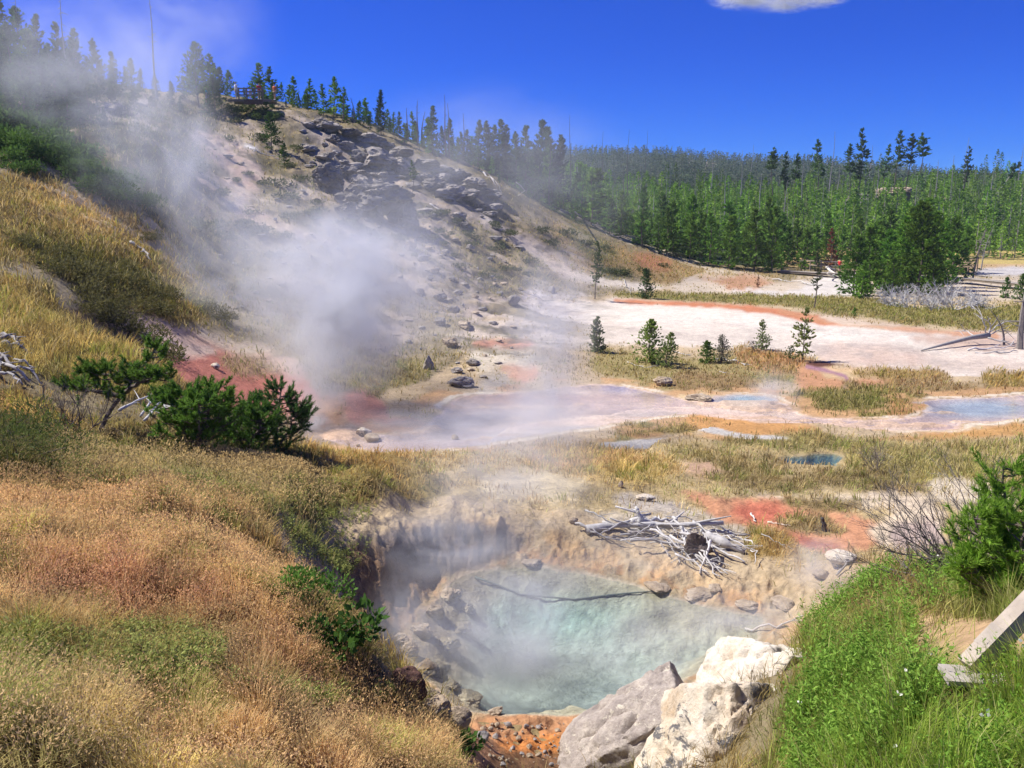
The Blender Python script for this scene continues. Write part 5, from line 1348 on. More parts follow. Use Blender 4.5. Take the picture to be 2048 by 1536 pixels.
# ------------------------------------------------------------------ leafy shrubs
def leaf_cloud(seed, rx, ry, rz, n, L, W, col, tip, lumps=7, up=.5):
    rng = np.random.default_rng(seed); m = MB()
    lc = rng.normal(0, .42, (lumps, 3)) * [1, 1, .55] + [0, 0, .45]; lr = rng.uniform(.35, .6, lumps)
    i = rng.integers(0, lumps, n); v = rng.normal(size=(n, 3)); v /= np.linalg.norm(v, axis=1, keepdims=True)
    c = lc[i] + v * (lr[i] * rng.uniform(.25, 1, n) ** .4)[:, None]
    c[:, 2] = np.abs(c[:, 2]); c = c * [rx, ry, rz]
    d = v * .8 + rng.normal(0, .5, (n, 3)) + [0, 0, up]; d /= np.linalg.norm(d, axis=1, keepdims=True)
    s = L * rng.uniform(.6, 1.3, n)
    V, F = quads(c, d, s, s * W / L, rng)
    k = (rng.uniform(0, 1, lumps)[i] * .5 + rng.uniform(0, 1, n) * .5)[:, None]
    m.add(V, F, np.repeat(np.asarray(col) * (1 - k) + np.asarray(tip) * k, 4, 0))
    st = MB()
    for j in range(lumps):
        st.tube([(0, 0, -.05), lc[j] * [rx, ry, rz] * .5 + [0, 0, .02], lc[j] * [rx, ry, rz]], [.02 * rz + .004, .012 * rz + .003, .004], 4, BARK, cap=False)
    return st.mesh('stems', M_BARK), m.mesh('leaves', M_LEAF)

def shrub(name, label, P, meshes, s=1.0, rz=0.0, group=None, cat='shrub'):
    e = empty(name, P, rz, s); tag(e, label, cat, group)
    for nm, me in zip(('stems', 'leaves'), meshes): link(bpy.data.objects.new(nm, me), e)
    return e
P = hit(640, 1300); P2 = hit(628, 1235)
shrub('leafy_shrub', 'bright green leafy shrub on the edge of the earth bank by the spring', P2, leaf_cloud(720, .34, .34, .36, 3600, .040, .020, (.06, .12, .02), (.13, .25, .045), 12))
shrub('leafy_shrub', 'lower green leafy clump below the bright shrub on the earth bank', hit(655, 1300), leaf_cloud(721, .34, .30, .22, 700, .07, .04, (.03, .075, .014), (.08, .16, .03), 8))
shrub('leafy_shrub', 'small green leafy clump at the corner of the mound by the orange gravel', hit(905, 1500), leaf_cloud(722, .22, .2, .12, 380, .05, .028, (.03, .075, .014), (.085, .16, .03), 6))
for i, (x, y, s) in enumerate([(40, 925, .62), (105, 935, .5), (-20, 900, .75), (60, 885, .5)]):
    shrub('juniper_shrub', 'low dark green juniper shrub at the left edge of the knoll', hit(x, y), leaf_cloud(730 + i, 1.1, .9, .7, 2200, .09, .02, (.045, .07, .016), (.12, .15, .035), 12), s, i, 'low dark junipers at the left edge of the knoll')
for i, (x, y, s) in enumerate([(495, 222, 1.0), (522, 228, 1.1), (470, 230, 1.0), (545, 240, .9), (512, 238, .8)]):
    shrub('lookout_shrub', 'green shrub growing under the lookout platform', hit(x, y), leaf_cloud(770 + i, 1.2, 1.1, .8, 700, .2, .08, (.05, .085, .02), (.13, .18, .045), 8), s, i, 'green shrubs under the lookout platform')
GB = [leaf_cloud(740 + i, 1.3, 1.2, .8, 1300, .20, .08, (.045, .09, .016), (.115, .20, .04), 10) for i in range(3)]
for i, (x, y, s) in enumerate([(10, 262, 1.5), (45, 270, 1.4), (80, 285, 1.3), (110, 300, 1.3), (30, 300, 1.2), (70, 318, 1.2), (140, 318, 1.2), (120, 340, 1.1), (165, 335, 1.2), (190, 352, 1.1), (205, 372, 1.1), (150, 360, 1.1), (230, 385, 1.0), (255, 400, 1.0), (245, 375, .9), (280, 412, .9), (100, 325, 1.1), (20, 330, .9), (60, 350, .8), (-15, 290, 1.4), (180, 385, .8), (215, 400, .8)]):
    shrub('hillside_shrub', 'green leafy shrub in the band down the upper left slope', hit(x, y), GB[i % 3], s, i * 1.3, 'green shrubs in the band down the upper left slope')
DB = [leaf_cloud(750 + i, 1.2, 1.1, .7, 1200, .16, .05, (.060, .060, .020), (.16, .145, .05), 9) for i in range(3)]
for i, (x, y, s) in enumerate([(120, 548, .8), (160, 565, .9), (200, 560, .9), (235, 575, .9), (180, 598, .8), (270, 580, .8), (300, 600, .8), (330, 632, .7), (285, 625, .8), (230, 610, .8), (340, 600, .7), (432, 640, .8), (405, 620, .6), (60, 500, .7), (110, 520, .7), (300, 480, .6), (255, 545, .7), (290, 690, .8), (320, 722, .6), (260, 668, .8), (220, 640, .8), (180, 625, .7)]):
    shrub('brown_shrub', 'dark olive brown shrub above the red clay gully', hit(x, y), DB[i % 3], s, i * 1.9, 'dark olive shrubs above the red clay gully')
_hr = np.random.default_rng(3)
HB = [leaf_cloud(760 + i, 1.2, 1.1, .6, 420, .26, .10, (.045, .060, .022), (.10, .115, .045), 8) for i in range(3)]
for i, (x, y, s) in enumerate([(560, 375, 1.4), (600, 365, 1.2), (580, 400, 1.2), (500, 460, 1.2), (400, 460, 1.4), (450, 480, 1.1), (640, 425, 1.0), (690, 450, 1.0), (370, 330, 1.4), (400, 345, 1.3), (520, 470, 1.1), (880, 430, 1.0), (930, 470, 1.0), (1000, 500, 1.0), (1130, 470, 1.3), (1170, 490, 1.1), (1105, 490, 1.2), (1210, 500, 1.0), (1245, 550, 1.0), (1225, 548, 1.0), (470, 245, 1.2), (520, 280, 1.3), (600, 300, 1.0), (860, 480, 1.0), (990, 455, 1.2), (1020, 470, 1.0), (740, 470, 1.0), (800, 480, .9), (1085, 465, 1.2), (1290, 545, .9), (1330, 535, .9), (1350, 515, 1.2)] + [(float(_hr.uniform(440, 1080)), 0, float(_hr.uniform(.5, 1.0))) for _ in range(45)]):
    if y == 0: y = 250 + (x - 440) * .33 + _hr.uniform(20, 270) * (1 - (x - 440) / 1100)
    shrub('slope_shrub', 'low dusty green shrub on the rocky slope', hit(x, y), HB[i % 3], s * .75, i * 2.3, 'low dusty shrubs on the rocky slope')

# ------------------------------------------------------------------ dead wood
def limb(name, label, pts, r, group=None, seed=0, col=(.46, .44, .42), cat='branch', fork=2, wob=.018):
    rng = np.random.default_rng(seed); m = MB()
    p = np.asarray(pts, float); tt = np.linspace(0, 1, len(p)); t = np.linspace(0, 1, 9)
    q = np.stack([np.interp(t, tt, p[:, j]) for j in range(3)], -1); L = np.linalg.norm(q[-1] - q[0])
    q[1:-1] += rng.normal(0, wob * L, (7, 3))
    c = np.asarray(col) * rng.uniform(.8, 1.15)
    m.tube(q, r * (1 - .55 * t) * (1 + .15 * rng.normal(size=9)), 7, c)
    for f in range(fork):
        i = int(rng.integers(3, 8)); d = unit(q[i] - q[i - 1]) + rng.normal(0, .5, 3); d[2] = abs(d[2]) * .5
        m.tube([q[i], q[i] + d * L * .12, q[i] + d * L * .22 + [0, 0, -.01]], [r * .45, r * .3, r * .12], 5, c, cap=False)
    o = m.build(name, M_DEADWOOD, None, True)
    return tag(o, label, cat, group)

def hp(px, py, up=0.0):
    v = hit(px, py)
    if v.y > 140: v = at(px, py, 104)
    return (v.x, v.y, v.z + up)
GP = 'bleached branches of the driftwood pile beside the spring'
limb('driftwood_log', 'long thick bleached log lying across the top of the driftwood pile', [hp(1172, 1066, .06), hp(1260, 1068, .13), hp(1350, 1072, .22), hp(1445, 1078, .30)], .075, None, 1, (.50, .48, .46), 'log', 3)
limb('driftwood_log', 'short thick pale log poking out at the right of the driftwood pile', [hp(1412, 1088, .14), hp(1450, 1098, .10), hp(1488, 1108, .03)], .10, None, 2, (.52, .50, .47), 'log', 1)
limb('driftwood_log', 'upright forked bleached stub at the back of the driftwood pile', [hp(1282, 1058, .0), hp(1280, 1058, .22), hp(1270, 1056, .40)], .06, None, 3, (.52, .51, .50), 'log', 4)
limb('driftwood_log', 'curved bleached log along the back of the driftwood pile', [hp(1262, 1056, .12), hp(1310, 1056, .16), hp(1345, 1052, .12)], .06, None, 4, (.50, .48, .46), 'log', 1)
limb('driftwood_log', 'straight bleached pole pointing right from the driftwood pile', [hp(1400, 1076, .14), hp(1500, 1076, .06)], .04, None, 5, (.52, .50, .47), 'log', 0)
drng = np.random.default_rng(31)
STK = [((1230, 1040), (1340, 1062)), ((1205, 1050), (1300, 1070)), ((1150, 1060), (1215, 1085)), ((1180, 1080), (1270, 1092)), ((1240, 1076), (1390, 1062)), ((1300, 1080), (1400, 1135)), ((1320, 1080), (1420, 1140)), ((1340, 1085), (1455, 1150)), ((1360, 1090), (1440, 1160)), ((1400, 1095), (1490, 1130)), ((1420, 1075), (1510, 1110)), ((1430, 1070), (1525, 1098)), ((1330, 1066), (1400, 1080)), ((1345, 1060), (1375, 1100)), ((1355, 1066), (1395, 1110)), ((1365, 1075), (1410, 1125)), ((1310, 1062), (1345, 1110)), ((1220, 1060), (1330, 1080)), ((1240, 1100), (1330, 1088)), ((1260, 1110), (1360, 1096)), ((1290, 1066), (1420, 1066)), ((1330, 1056), (1430, 1058)), ((1270, 1070), (1380, 1080)), ((1380, 1110), (1450, 1158)), ((1400, 1120), (1462, 1140)), ((1300, 1050), (1250, 1048)), ((1420, 1110), (1400, 1150)), ((1360, 1100), (1300, 1090)), ((1410, 1064), (1470, 1074)), ((1350, 1120), (1420, 1160)), ((1170, 1046), (1240, 1062)), ((1385, 1070), (1440, 1100)), ((1300, 1075), (1250, 1085)), ((1375, 1085), (1360, 1130)), ((1405, 1085), (1440, 1135)), ((1260, 1062), (1200, 1074))]
for i, (a, b) in enumerate(STK):
    h0, h1 = drng.uniform(.05, .28), drng.uniform(.01, .09)
    m_ = ((a[0] + b[0]) / 2, (a[1] + b[1]) / 2)
    limb('driftwood_branch', 'bleached branch in the driftwood pile beside the spring', [hp(*a, h0), hp(*m_, (h0 + h1) / 2 + drng.uniform(0, .06)), hp(*b, h1)], drng.uniform(.012, .030), GP, 100 + i, (.47, .45, .43), 'branch', int(drng.integers(1, 4)))
for i in range(30):
    cx, cy = 1372 + drng.normal(0, 42), 1088 + drng.normal(0, 16); an = drng.uniform(-.3, .9); L = drng.uniform(25, 75)
    limb('driftwood_branch', 'bleached branch in the driftwood pile beside the spring', [hp(cx, cy, drng.uniform(.02, .25)), hp(cx + L * math.cos(an), cy + .7 * L * math.sin(an), drng.uniform(.01, .12))], drng.uniform(.006, .015), GP, 200 + i, (.44, .41, .38), 'branch', 2)
# old root plate in the pile
e = rock_px(1395, 1112, 60, 52, 'root_stump', 'dark hollow root stump inside the driftwood pile', rock_material("old_root_wood", [(.3, (74, 60, 52)), (.5, (120, 104, 94)), (.7, (168, 154, 144))], 4.0, None, .06), seed=40, sub=4, cat='stump', rough=.3, depth=.5)
limb('fallen_branch', 'curved pale stick hooked over the grass right of the driftwood pile', [hp(1500, 1112, .10), hp(1515, 1120, .16), hp(1508, 1136, .06)], .012, None, 301, (.6, .57, .53), 'branch', 0)
limb('fallen_branch', 'pale stick along the right rim of the spring', [hp(1490, 1265, .05), hp(1550, 1258, .05), hp(1610, 1240, .08)], .02, None, 302, (.5, .46, .42), 'branch', 1)
limb('fallen_branch', 'grey stick beside the inflow channel of the spring', [hp(1672, 1155, .04), hp(1690, 1140, .08), hp(1705, 1122, .05)], .02, None, 303, (.36, .33, .30), 'branch', 0)
limb('fallen_branch', 'pale splinter lying on the reddest clay patch', [hp(1502, 1030, .03), hp(1512, 1046, .03)], .022, None, 304, (.62, .56, .5), 'branch', 0)
limb('fallen_branch', 'thin pale pole lying on the red clay beside the stub', [hp(1535, 1046, .02), hp(1582, 1054, .02)], .018, None, 305, (.6, .5, .42), 'branch', 0)
limb('charred_stub', 'short dark charred stub standing on the red clay', [hp(1650, 1062, -.03), hp(1646, 1062, .15), hp(1642, 1061, .24)], .05, None, 306, (.10, .09, .085), 'stump', 1)
def bedp(px, py):
    x, y = on_level(px, py, POOL_LEVEL - .15); return (x, y, float(height([x], [y])[0]) + .015)
limb('sunken_ledge_edge', 'long dark straight ledge edge under the far side of the spring water', [bedp(950, 1166), bedp(1040, 1174), bedp(1150, 1186), bedp(1300, 1204), bedp(1410, 1216)], .02, None, 307, (.17, .18, .16), 'log', 0, .002)  # thin dark tube added to stand for a ledge edge on the bed
brng = np.random.default_rng(41)
# fallen log and its roots
e = empty('fallen_log', hit(1900, 690)); tag(e, 'grey fallen log with upturned roots on the white flat', 'log')
def loc_(px, py, up=0): 
    v = hp(px, py, up); return (v[0] - e.location.x, v[1] - e.location.y, v[2] - e.location.z)
m = MB(); m.tube([loc_(1842, 703, .05), loc_(1890, 696, .22), loc_(1940, 690, .42), loc_(1975, 688, .50)], [.035, .09, .13, .17], 8, (.34, .32, .30)); m.build('trunk', M_DEADWOOD, e, True)
for pts, r in [([(1972, 688, .5), (1966, 688, 1.0), (1958, 688, 1.5), (1952, 686, 1.75)], .045), ([(1972, 688, .5), (1985, 688, .95), (2000, 686, 1.2), (2012, 684, 1.22)], .04), ([(1974, 688, .5), (1978, 688, 1.1), (1970, 690, 1.6)], .05), ([(1974, 690, .4), (2000, 692, .25), (2030, 694, .15)], .06), ([(1950, 690, .4), (1930, 684, .62), (1905, 684, .66)], .04), ([(1974, 688, .5), (1995, 688, .75), (2015, 686, .70)], .045)]:
    m = MB(); q = np.array([loc_(*a) for a in pts]); tt = np.linspace(0, 1, len(q)); t = np.linspace(0, 1, 8)
    q = np.stack([np.interp(t, tt, q[:, j]) for j in range(3)], -1); q[1:] += brng.normal(0, .04, (7, 3))
    m.tube(q, np.linspace(r, r * .3, 8), 6, (.46, .44, .42))
    for k in (3, 4, 5, 6):
        d = unit(q[k] - q[k - 1]) + brng.normal(0, .6, 3); m.tube([q[k], q[k] + d * .2, q[k] + d * .42 + brng.normal(0, .05, 3)], [r * .5, r * .35, r * .15], 5, (.46, .44, .42), cap=False)
    m.build('root', M_DEADWOOD, e, True)
for i, (pts, lb) in enumerate([([(1935, 702, .05), (1985, 700, .12), (2030, 696, .08)], 'bleached stick on the ground right of the fallen log'), ([(1950, 706, .03), (2000, 708, .05), (2035, 704, .05)], 'second bleached stick beside the foot of the edge snag')]):
    limb('fallen_branch', lb, [hp(*a) for a in pts], .05, None, 320 + i, (.52, .49, .47), 'branch', 3)
# bleached brushwood before the clump
for i in range(24):
    px_ = 1770 + 188 * (i / 23) + brng.normal(0, 7); b = 610 + brng.normal(0, 6)
    P = hit(px_, b)
    dr = [(brng.normal(0, .9), brng.normal(0, .5), brng.uniform(.15, .9)) for _ in range(3)]
    e = twig_bush('dead_branch', 'twisted white dead branch in the brushwood before the pine clump', P, dr, 740 + i, brng.uniform(.5, 1.0), .045, 3, (.50, .49, .47), 'branch', .75)
    e['group'] = 'white brushwood before the pine clump'
# loose dead wood on the slopes and the left knoll
W = [([(262, 488), (285, 500), (302, 524)], .09, 'grey dead branch lying on the gold slope, broken at its lower end'), ([(965, 345), (985, 362), (1003, 386)], .10, 'pale fallen trunk sliding down the slope at the forest edge'), ([(958, 340), (980, 352), (998, 372)], .07, 'thin pale trunk above the one at the forest edge'), ([(1032, 365), (1050, 380), (1036, 392)], .06, 'bent pale dead stem at the forest edge'),
     ([(860, 408), (884, 425)], .10, 'pale log lying among the hillside rocks'), ([(1150, 425), (1180, 440), (1210, 462)], .09, 'pale fallen trunk below the forest edge'), ([(1180, 448), (1215, 470), (1240, 480)], .08, 'second pale fallen trunk below the forest edge'), ([(1545, 560), (1590, 565), (1630, 572)], .10, 'grey fallen trunk lying by the forest foot'), ([(120, 322), (128, 318), (140, 330)], .06, 'white dead twig among the green hillside shrubs'),
     ([(500, 298), (560, 320)], .06, 'thin dead stem on the slope under the lookout'), ([(660, 308), (672, 322)], .09, 'white stick beside the outcrop'), ([(1040, 585), (1090, 602), (1180, 606)], .05, 'thin white pole lying at the back of the white flat'), ([(1255, 725), (1290, 736), (1330, 732)], .03, 'thin bleached branch under the twin crowned sapling'), ([(1345, 704), (1380, 712)], .04, 'bleached stick right of the twin crowned sapling'),
     ([(1432, 720), (1465, 722), (1490, 732)], .05, 'grey forked branch in front of the grey sapling'), ([(1440, 744), (1456, 748)], .03, 'tiny pale stick in the reddish grass'), ([(1248, 560), (1262, 588)], .05, 'thin dead stem left of the dense dark conifer')]
for i, (pts, r, lb) in enumerate(W):
    limb('fallen_branch', lb, [hp(*a, r * .8) for a in pts], r, None, 400 + i, (.50, .47, .44), 'branch', 2)
for i, (a, b, r) in enumerate([((0, 688), (40, 690), .05), ((0, 700), (30, 706), .06), ((0, 735), (60, 770), .05), ((30, 730), (70, 752), .03), ((10, 720), (0, 760), .05), ((40, 745), (85, 775), .03), ((0, 760), (45, 775), .04), ((20, 700), (60, 716), .04), ((-20, 715), (30, 742), .05), ((5, 680), (45, 700), .06)]):
    limb('dead_branch', 'grey dead branch in the heap at the left edge', [hp(*a, .12), hp((a[0] + b[0]) / 2, (a[1] + b[1]) / 2, .22), hp(*b, .06)], r, 'grey dead branches heaped at the left edge', 430 + i, (.36, .34, .32), 'branch', 3)
for i, (a, b, c) in enumerate([((240, 838), (275, 832), (300, 820)), ((282, 850), (300, 838), (318, 822)), ((290, 860), (310, 850), (330, 860)), ((318, 822), (332, 838), (334, 862)), ((300, 845), (325, 828), (330, 822))]):
    limb('dead_branch', 'white dead branch under the leaning pine', [hp(*a, .18), hp(*b, .3), hp(*c, .3)], .028, 'white dead branches under the leaning pine', 450 + i, (.56, .55, .53), 'branch', 3, .006)

# ------------------------------------------------------------------ timber: brace, lookout, boardwalk
M_TIMBER = tint_mat("weathered_timber", 1.0, .22, 9, .9, 0, 0, .004, 60)
TW = (.40, .34, .27); TD = (.22, .18, .14)
a = at(1938, 1336, 4.02); b = at(2130, 1138, 4.15); c = at(2092, 1345, 3.95)
e = empty('fence_brace', a); tag(e, 'weathered slanting timber brace standing on a plank at the right edge', 'fence')
A = np.array(a); 
m = MB(); m.beam(np.zeros(3), np.array(b) - A, .085, .105, TW); brace = m.build('brace', M_TIMBER, e)
d_ = (np.array(b) - A); m = MB(); m.beam(d_ * .17, d_ * .36, .090, .110, (.37, .32, .26)); m.build('splice_block', M_TIMBER, e)
m = MB(); m.beam(np.array(at(1888, 1333, 3.98)) - A + [0, 0, -.045], np.array(at(2230, 1356, 3.85)) - A + [0, 0, -.045], .17, .028, (.38, .34, .29)); m.build('base_plank', M_TIMBER, e)
m = MB(); m.beam(np.array(b) - A + [.02, 0, -1.1], np.array(b) - A + [.02, 0, .5], .12, .12, TW); m.build('post', M_TIMBER, e)

def railing(e, pts, h, posts, rails, pw=.12, col=TD):
    A = np.array(e.location)
    p = np.asarray(pts, float); seg = np.linalg.norm(np.diff(p, axis=0), axis=1); L = np.concatenate([[0], np.cumsum(seg)])
    f = lambda s: np.array([np.interp(s, L, p[:, j]) for j in range(3)])
    for s in np.linspace(0, L[-1], posts):
        m = MB(); q = f(s) - A; m.beam(q + [0, 0, -.25], q + [0, 0, h + .08], pw, pw, col); m.build('post', M_TIMBER, e)
    for r in rails:
        m = MB()
        for i in range(len(p) - 1):
            m.beam(p[i] - A + [0, -.08, h * r], p[i + 1] - A + [0, -.08, h * r], .06, .13, col)
        m.build('rail', M_TIMBER, e)

def deck(e, pts, w, col=(.30, .26, .21), th=.10, legs=True):
    A = np.array(e.location); p = np.asarray(pts, float); m = MB(); n = 0
    for i in range(len(p) - 1):
        a, b = p[i] - A, p[i + 1] - A; L = np.linalg.norm(b - a); k = max(2, int(L / .3)); d = (b - a) / L; s = unit(np.cross(d, [0, 0, 1]))
        for j in range(k):
            c = a + d * (j + .5) * L / k; m.box(c, (L / k * .46, w / 2, .02), np.stack([d, s, np.cross(s, d)]), np.asarray(col) * (.85 + .3 * ((n * 7919) % 97) / 97)); n += 1
    m.build('deck', M_TIMBER, e)
    m = MB()
    for i in range(len(p) - 1):
        for sgn in (-1, 1):
            a, b = p[i] - A, p[i + 1] - A; s = unit(np.cross(b - a, [0, 0, 1])) * sgn * (w / 2 - .08)
            m.beam(a + s + [0, 0, -.13], b + s + [0, 0, -.13], .06, .2, TD)
    m.build('beams', M_TIMBER, e)

L0 = ground(468, 98.5); zL = at(500, 199, 98.5).z
def lp(px, dy=0): 
    v = at(px, 199, 98.5 + dy); return (v.x, v.y, zL)
e = empty('lookout_platform', lp(500)); tag(e, 'dark wooden lookout platform with rails on top of the ridge', 'lookout')
deck(e, [lp(462, 1), lp(548, 1)], 2.4)
railing(e, [lp(478, -.2), lp(526, -.2)], 1.15, 4, (.38, .68, .98), .14)
m = MB(); m.beam(np.array(lp(488, -.25)) - np.array(e.location) + [0, 0, -.3], np.array(lp(526, -.25)) - np.array(e.location) + [0, 0, -.3], .08, .5, (.15, .09, .06)); m.build('skirt_board', M_TIMBER, e)

def bw(px, py, z=.45):
    x, y = on_level(px, py, z); return (x, y, z)
e = empty('boardwalk', bw(1670, 546)); tag(e, 'grey plank boardwalk crossing behind the pine clump', 'boardwalk')
deck(e, [bw(1560, 541), bw(1640, 545), bw(1700, 547), bw(1800, 550), bw(1930, 556), bw(2048, 567), bw(2250, 590)], 1.7, (.34, .30, .25))
e = empty('boardwalk_railing', bw(1660, 541)); tag(e, 'wooden two rail fence along the boardwalk beside the walker in red', 'fence')
railing(e, [bw(1600, 537), bw(1640, 540), bw(1700, 542)], 1.1, 5, (.5, .98), .13, (.34, .28, .22))
e = empty('boardwalk_railing', bw(1928, 538)); tag(e, 'wooden fence with close rails rising left of the grey dead pine', 'fence')
railing(e, [bw(1902, 541), bw(1954, 538, .9)], 1.2, 4, (.3, .52, .75, .98), .12, (.26, .20, .14))
limb('fence_post', 'weathered white stump post by the boardwalk railing', [bw(1659, 543, .0), bw(1659, 543, 1.0)], .16, None, 470, (.62, .58, .52), 'post', 0)

# ------------------------------------------------------------------ people
def skin_body(name, verts, edges, radii, mat, parent, sub=2):
    me = bpy.data.meshes.new(name); me.from_pydata(verts, edges, [])
    o = link(bpy.data.objects.new(name, me), parent)
    md = o.modifiers.new("skin", 'SKIN'); md.use_smooth_shade = True
    for i, r in enumerate(radii):
        r = (r, r) if np.isscalar(r) else r
        me.skin_vertices[0].data[i].radius = r
    me.skin_vertices[0].data[0].use_root = True
    sb = o.modifiers.new("smooth", 'SUBSURF'); sb.levels = sub; sb.render_levels = sub
    me.materials.append(mat)
    return o

def plain(name, c, rough=.8):
    m, nt = new_mat(name); g = N(nt, "ShaderNodeNewGeometry")
    n = noise_n(nt, g.outputs["Position"], 12, 4, .6)
    surface(nt, mixrgb(nt, 1.0, c, ramp(nt, n, [(.3, .85), (.7, 1.1)]), 'MULTIPLY'), rough); return m
SKIN = plain("skin", (.48, .30, .22), .6); DARKH = plain("dark_hair", (.04, .03, .025)); 
CL_ = {k: plain(k + "_cloth", c) for k, c in dict(white=(.78, .78, .80), red=(.62, .02, .03), navy=(.02, .025, .06), teal=(.06, .35, .36), grey=(.30, .31, .34), orange=(.70, .20, .10), khaki=(.34, .28, .2), black=(.02, .02, .02)).items()}

def person(P, H, rz, label, shirt, pants, step=.12, arm=.15, hat=None, long_pants=False):
    e = empty('person', P, rz, H / 1.75); tag(e, label, 'person')
    # x: right, y: forward
    s, a = step, arm
    v = [(0, 0, .93), (0, 0, 1.10), (0, .01, 1.30), (0, .0, 1.44), (0, .01, 1.52), (0, .03, 1.62), (0, .02, 1.73),
         (-.18, 0, 1.41), (-.24, -a * .4, 1.15), (-.23, a * .5, .92), (-.22, a * .8, .82),
         (.18, 0, 1.41), (.24, a * .4, 1.15), (.23, -a * .1 + .08, .92), (.22, -a * .1 + .12, .82),
         (-.10, 0, .88), (-.11, s * .9, .50), (-.11, s * .8, .09), (-.11, s * .8 + .15, .04),
         (.10, 0, .88), (.11, -s * .4, .50), (.11, -s * 1.3, .10), (.11, -s * 1.3 + .15, .05), (0, .125, 1.61)]
    ed = [(0, 1), (1, 2), (2, 3), (3, 4), (4, 5), (5, 6), (3, 7), (7, 8), (8, 9), (9, 10), (3, 11), (11, 12), (12, 13), (13, 14), (0, 15), (15, 16), (16, 17), (17, 18), (0, 19), (19, 20), (20, 21), (21, 22), (5, 23)]
    r = [(.15, .11), (.145, .105), (.165, .115), (.10, .08), .055, (.085, .10), (.06, .075), .06, .045, .036, .028, .06, .045, .036, .028, .085, .06, .04, .03, .085, .06, .04, .03, .012]
    skin_body('body', v, ed, r, SKIN, e)
    sv = [(0, 0, .90), (0, 0, 1.10), (0, .01, 1.30), (0, 0, 1.43), (-.18, 0, 1.41), (-.235, -a * .3, 1.2), (.18, 0, 1.41), (.235, a * .3, 1.2)]
    skin_body('shirt', sv, [(0, 1), (1, 2), (2, 3), (3, 4), (4, 5), (3, 6), (6, 7)], [(.175, .13), (.17, .125), (.185, .135), (.11, .095), .085, .07, .085, .07], CL_[shirt], e)
    kz = .12 if long_pants else .52
    pv = [(0, 0, .96), (-.10, 0, .86), (-.11, s * .9 if not long_pants else s * .8, kz + .02), (.10, 0, .86), (.11, -s * .4 if not long_pants else -s * 1.2, kz + .02)]
    skin_body('trousers', pv, [(0, 1), (1, 2), (0, 3), (3, 4)], [(.17, .13), .11, .085, .11, .085], CL_[pants], e)
    hv = [(0, -.01, 1.66), (0, 0, 1.76)]
    skin_body('hat' if hat else 'hair', hv, [(0, 1)], [(.10, .115), (.075, .09)], CL_[hat] if hat else DARKH, e)
    for sx, y, z in ((-.11, s * .8 + .06, .05), (.11, -s * 1.3 + .06, .06)):
        skin_body('shoe', [(sx, y - .1, z), (sx, y + .1, z - .01)], [(0, 1)], [.05, .045], CL_['white'], e)
    return e
def pl(px, pyf, Y):
    v = at(px, pyf, Y); return (v.x, v.y, v.z)
zf = zL + .03
def lpp(px, Y): 
    v = at(px, 199, Y); return (v.x, v.y, zf)
person(lpp(473, 98.6), 1.85, 2.2, 'person in white shirt and shorts standing at the left of the lookout', 'white', 'grey', .05)
person(lpp(519, 98.9), 1.78, -2.4, 'person in red shirt leaning at the lookout railing', 'red', 'khaki', .04)
person(lpp(501, 99.4), 1.25, 3.0, 'small person in grey behind the lookout rails', 'grey', 'grey', .03)
person(lpp(550, 99.2), 1.75, 2.6, 'person in orange top half hidden by the pine right of the lookout', 'orange', 'khaki', .05)
v = ground(441, 97.0); person((v.x, v.y, at(441, 206, 97).z - .1), 1.7, 1.5, 'person in teal shirt half hidden by pines left of the lookout', 'teal', 'grey', .1)
b_ = bw(1678, 547, .47); person(b_, 1.72, -1.3, 'person in red shirt and dark shorts walking along the boardwalk', 'red', 'navy', .2, .3, None)
# ------------------------------------------------------------------ grass and herbs
grng = np.random.default_rng(77)
_dx = np.gradient(GX, axis=1); _dy = np.gradient(GY, axis=0)
AREA = np.abs(_dx * _dy).ravel()
_vis = (GT >= GRM - np.clip(.30 / GY, 0, .05)).ravel()
_in = (fx > -70) & (fx < 2118) & (fy > -40) & (fy < 1600)
_in = _in + .45 * (~_in & (fYY < 26) & (fYY > 1.2) & (GU.ravel() > -1.85) & (GU.ravel() < 1.6))
def scatter(weight, n):
    c = np.cumsum(weight); 
    if c[-1] <= 0: return np.zeros(0, int)
    return np.searchsorted(c, grng.uniform(0, c[-1], n))
def pick(idx):
    """points spread about the chosen grid vertices, with heights from the grid"""
    r, q = idx // NC, idx % NC
    fr = np.clip(r + grng.uniform(-.5, .5, len(idx)), 0, NR - 1.001); fq = np.clip(q + grng.uniform(-.5, .5, len(idx)), 0, NC - 1.001)
    r0 = fr.astype(int); q0 = fq.astype(int); a = (fr - r0); b = (fq - q0)
    def s(A): return A[r0, q0] * (1 - a) * (1 - b) + A[r0 + 1, q0] * a * (1 - b) + A[r0, q0 + 1] * (1 - a) * b + A[r0 + 1, q0 + 1] * a * b
    return np.stack([s(GX), s(GY), s(GZ)], -1)

patch = fbm(xs / .45 + 5, ys_ / .45, octaves=4, gain=.6)       # tussocks
patchL = fbm(xs / 2.2 + 9, ys_ / 2.2, octaves=3)
rho = 4600 * np.minimum(1, (4.0 / np.maximum(fYY, 2.5))) ** 1.85
dens = np.clip(GD + .30 * patch * (GD > .05) * (GD < .99) + .25 * patchL * (GD < .95), 0, 1.2) * (GD > .015)
dens = dens * (1 + .5 * np.clip(patch, -1, 1) * sstep(20, 6, fYY))
W8 = AREA * rho * np.maximum(dens, 0) * _vis * _in * (fYY < 118)
print("grass blades wanted", W8.sum())
NB = int(min(W8.sum() * 1.35, 1400000))
gi = scatter(W8, NB)
gp = pick(gi); Yg = fYY[gi]
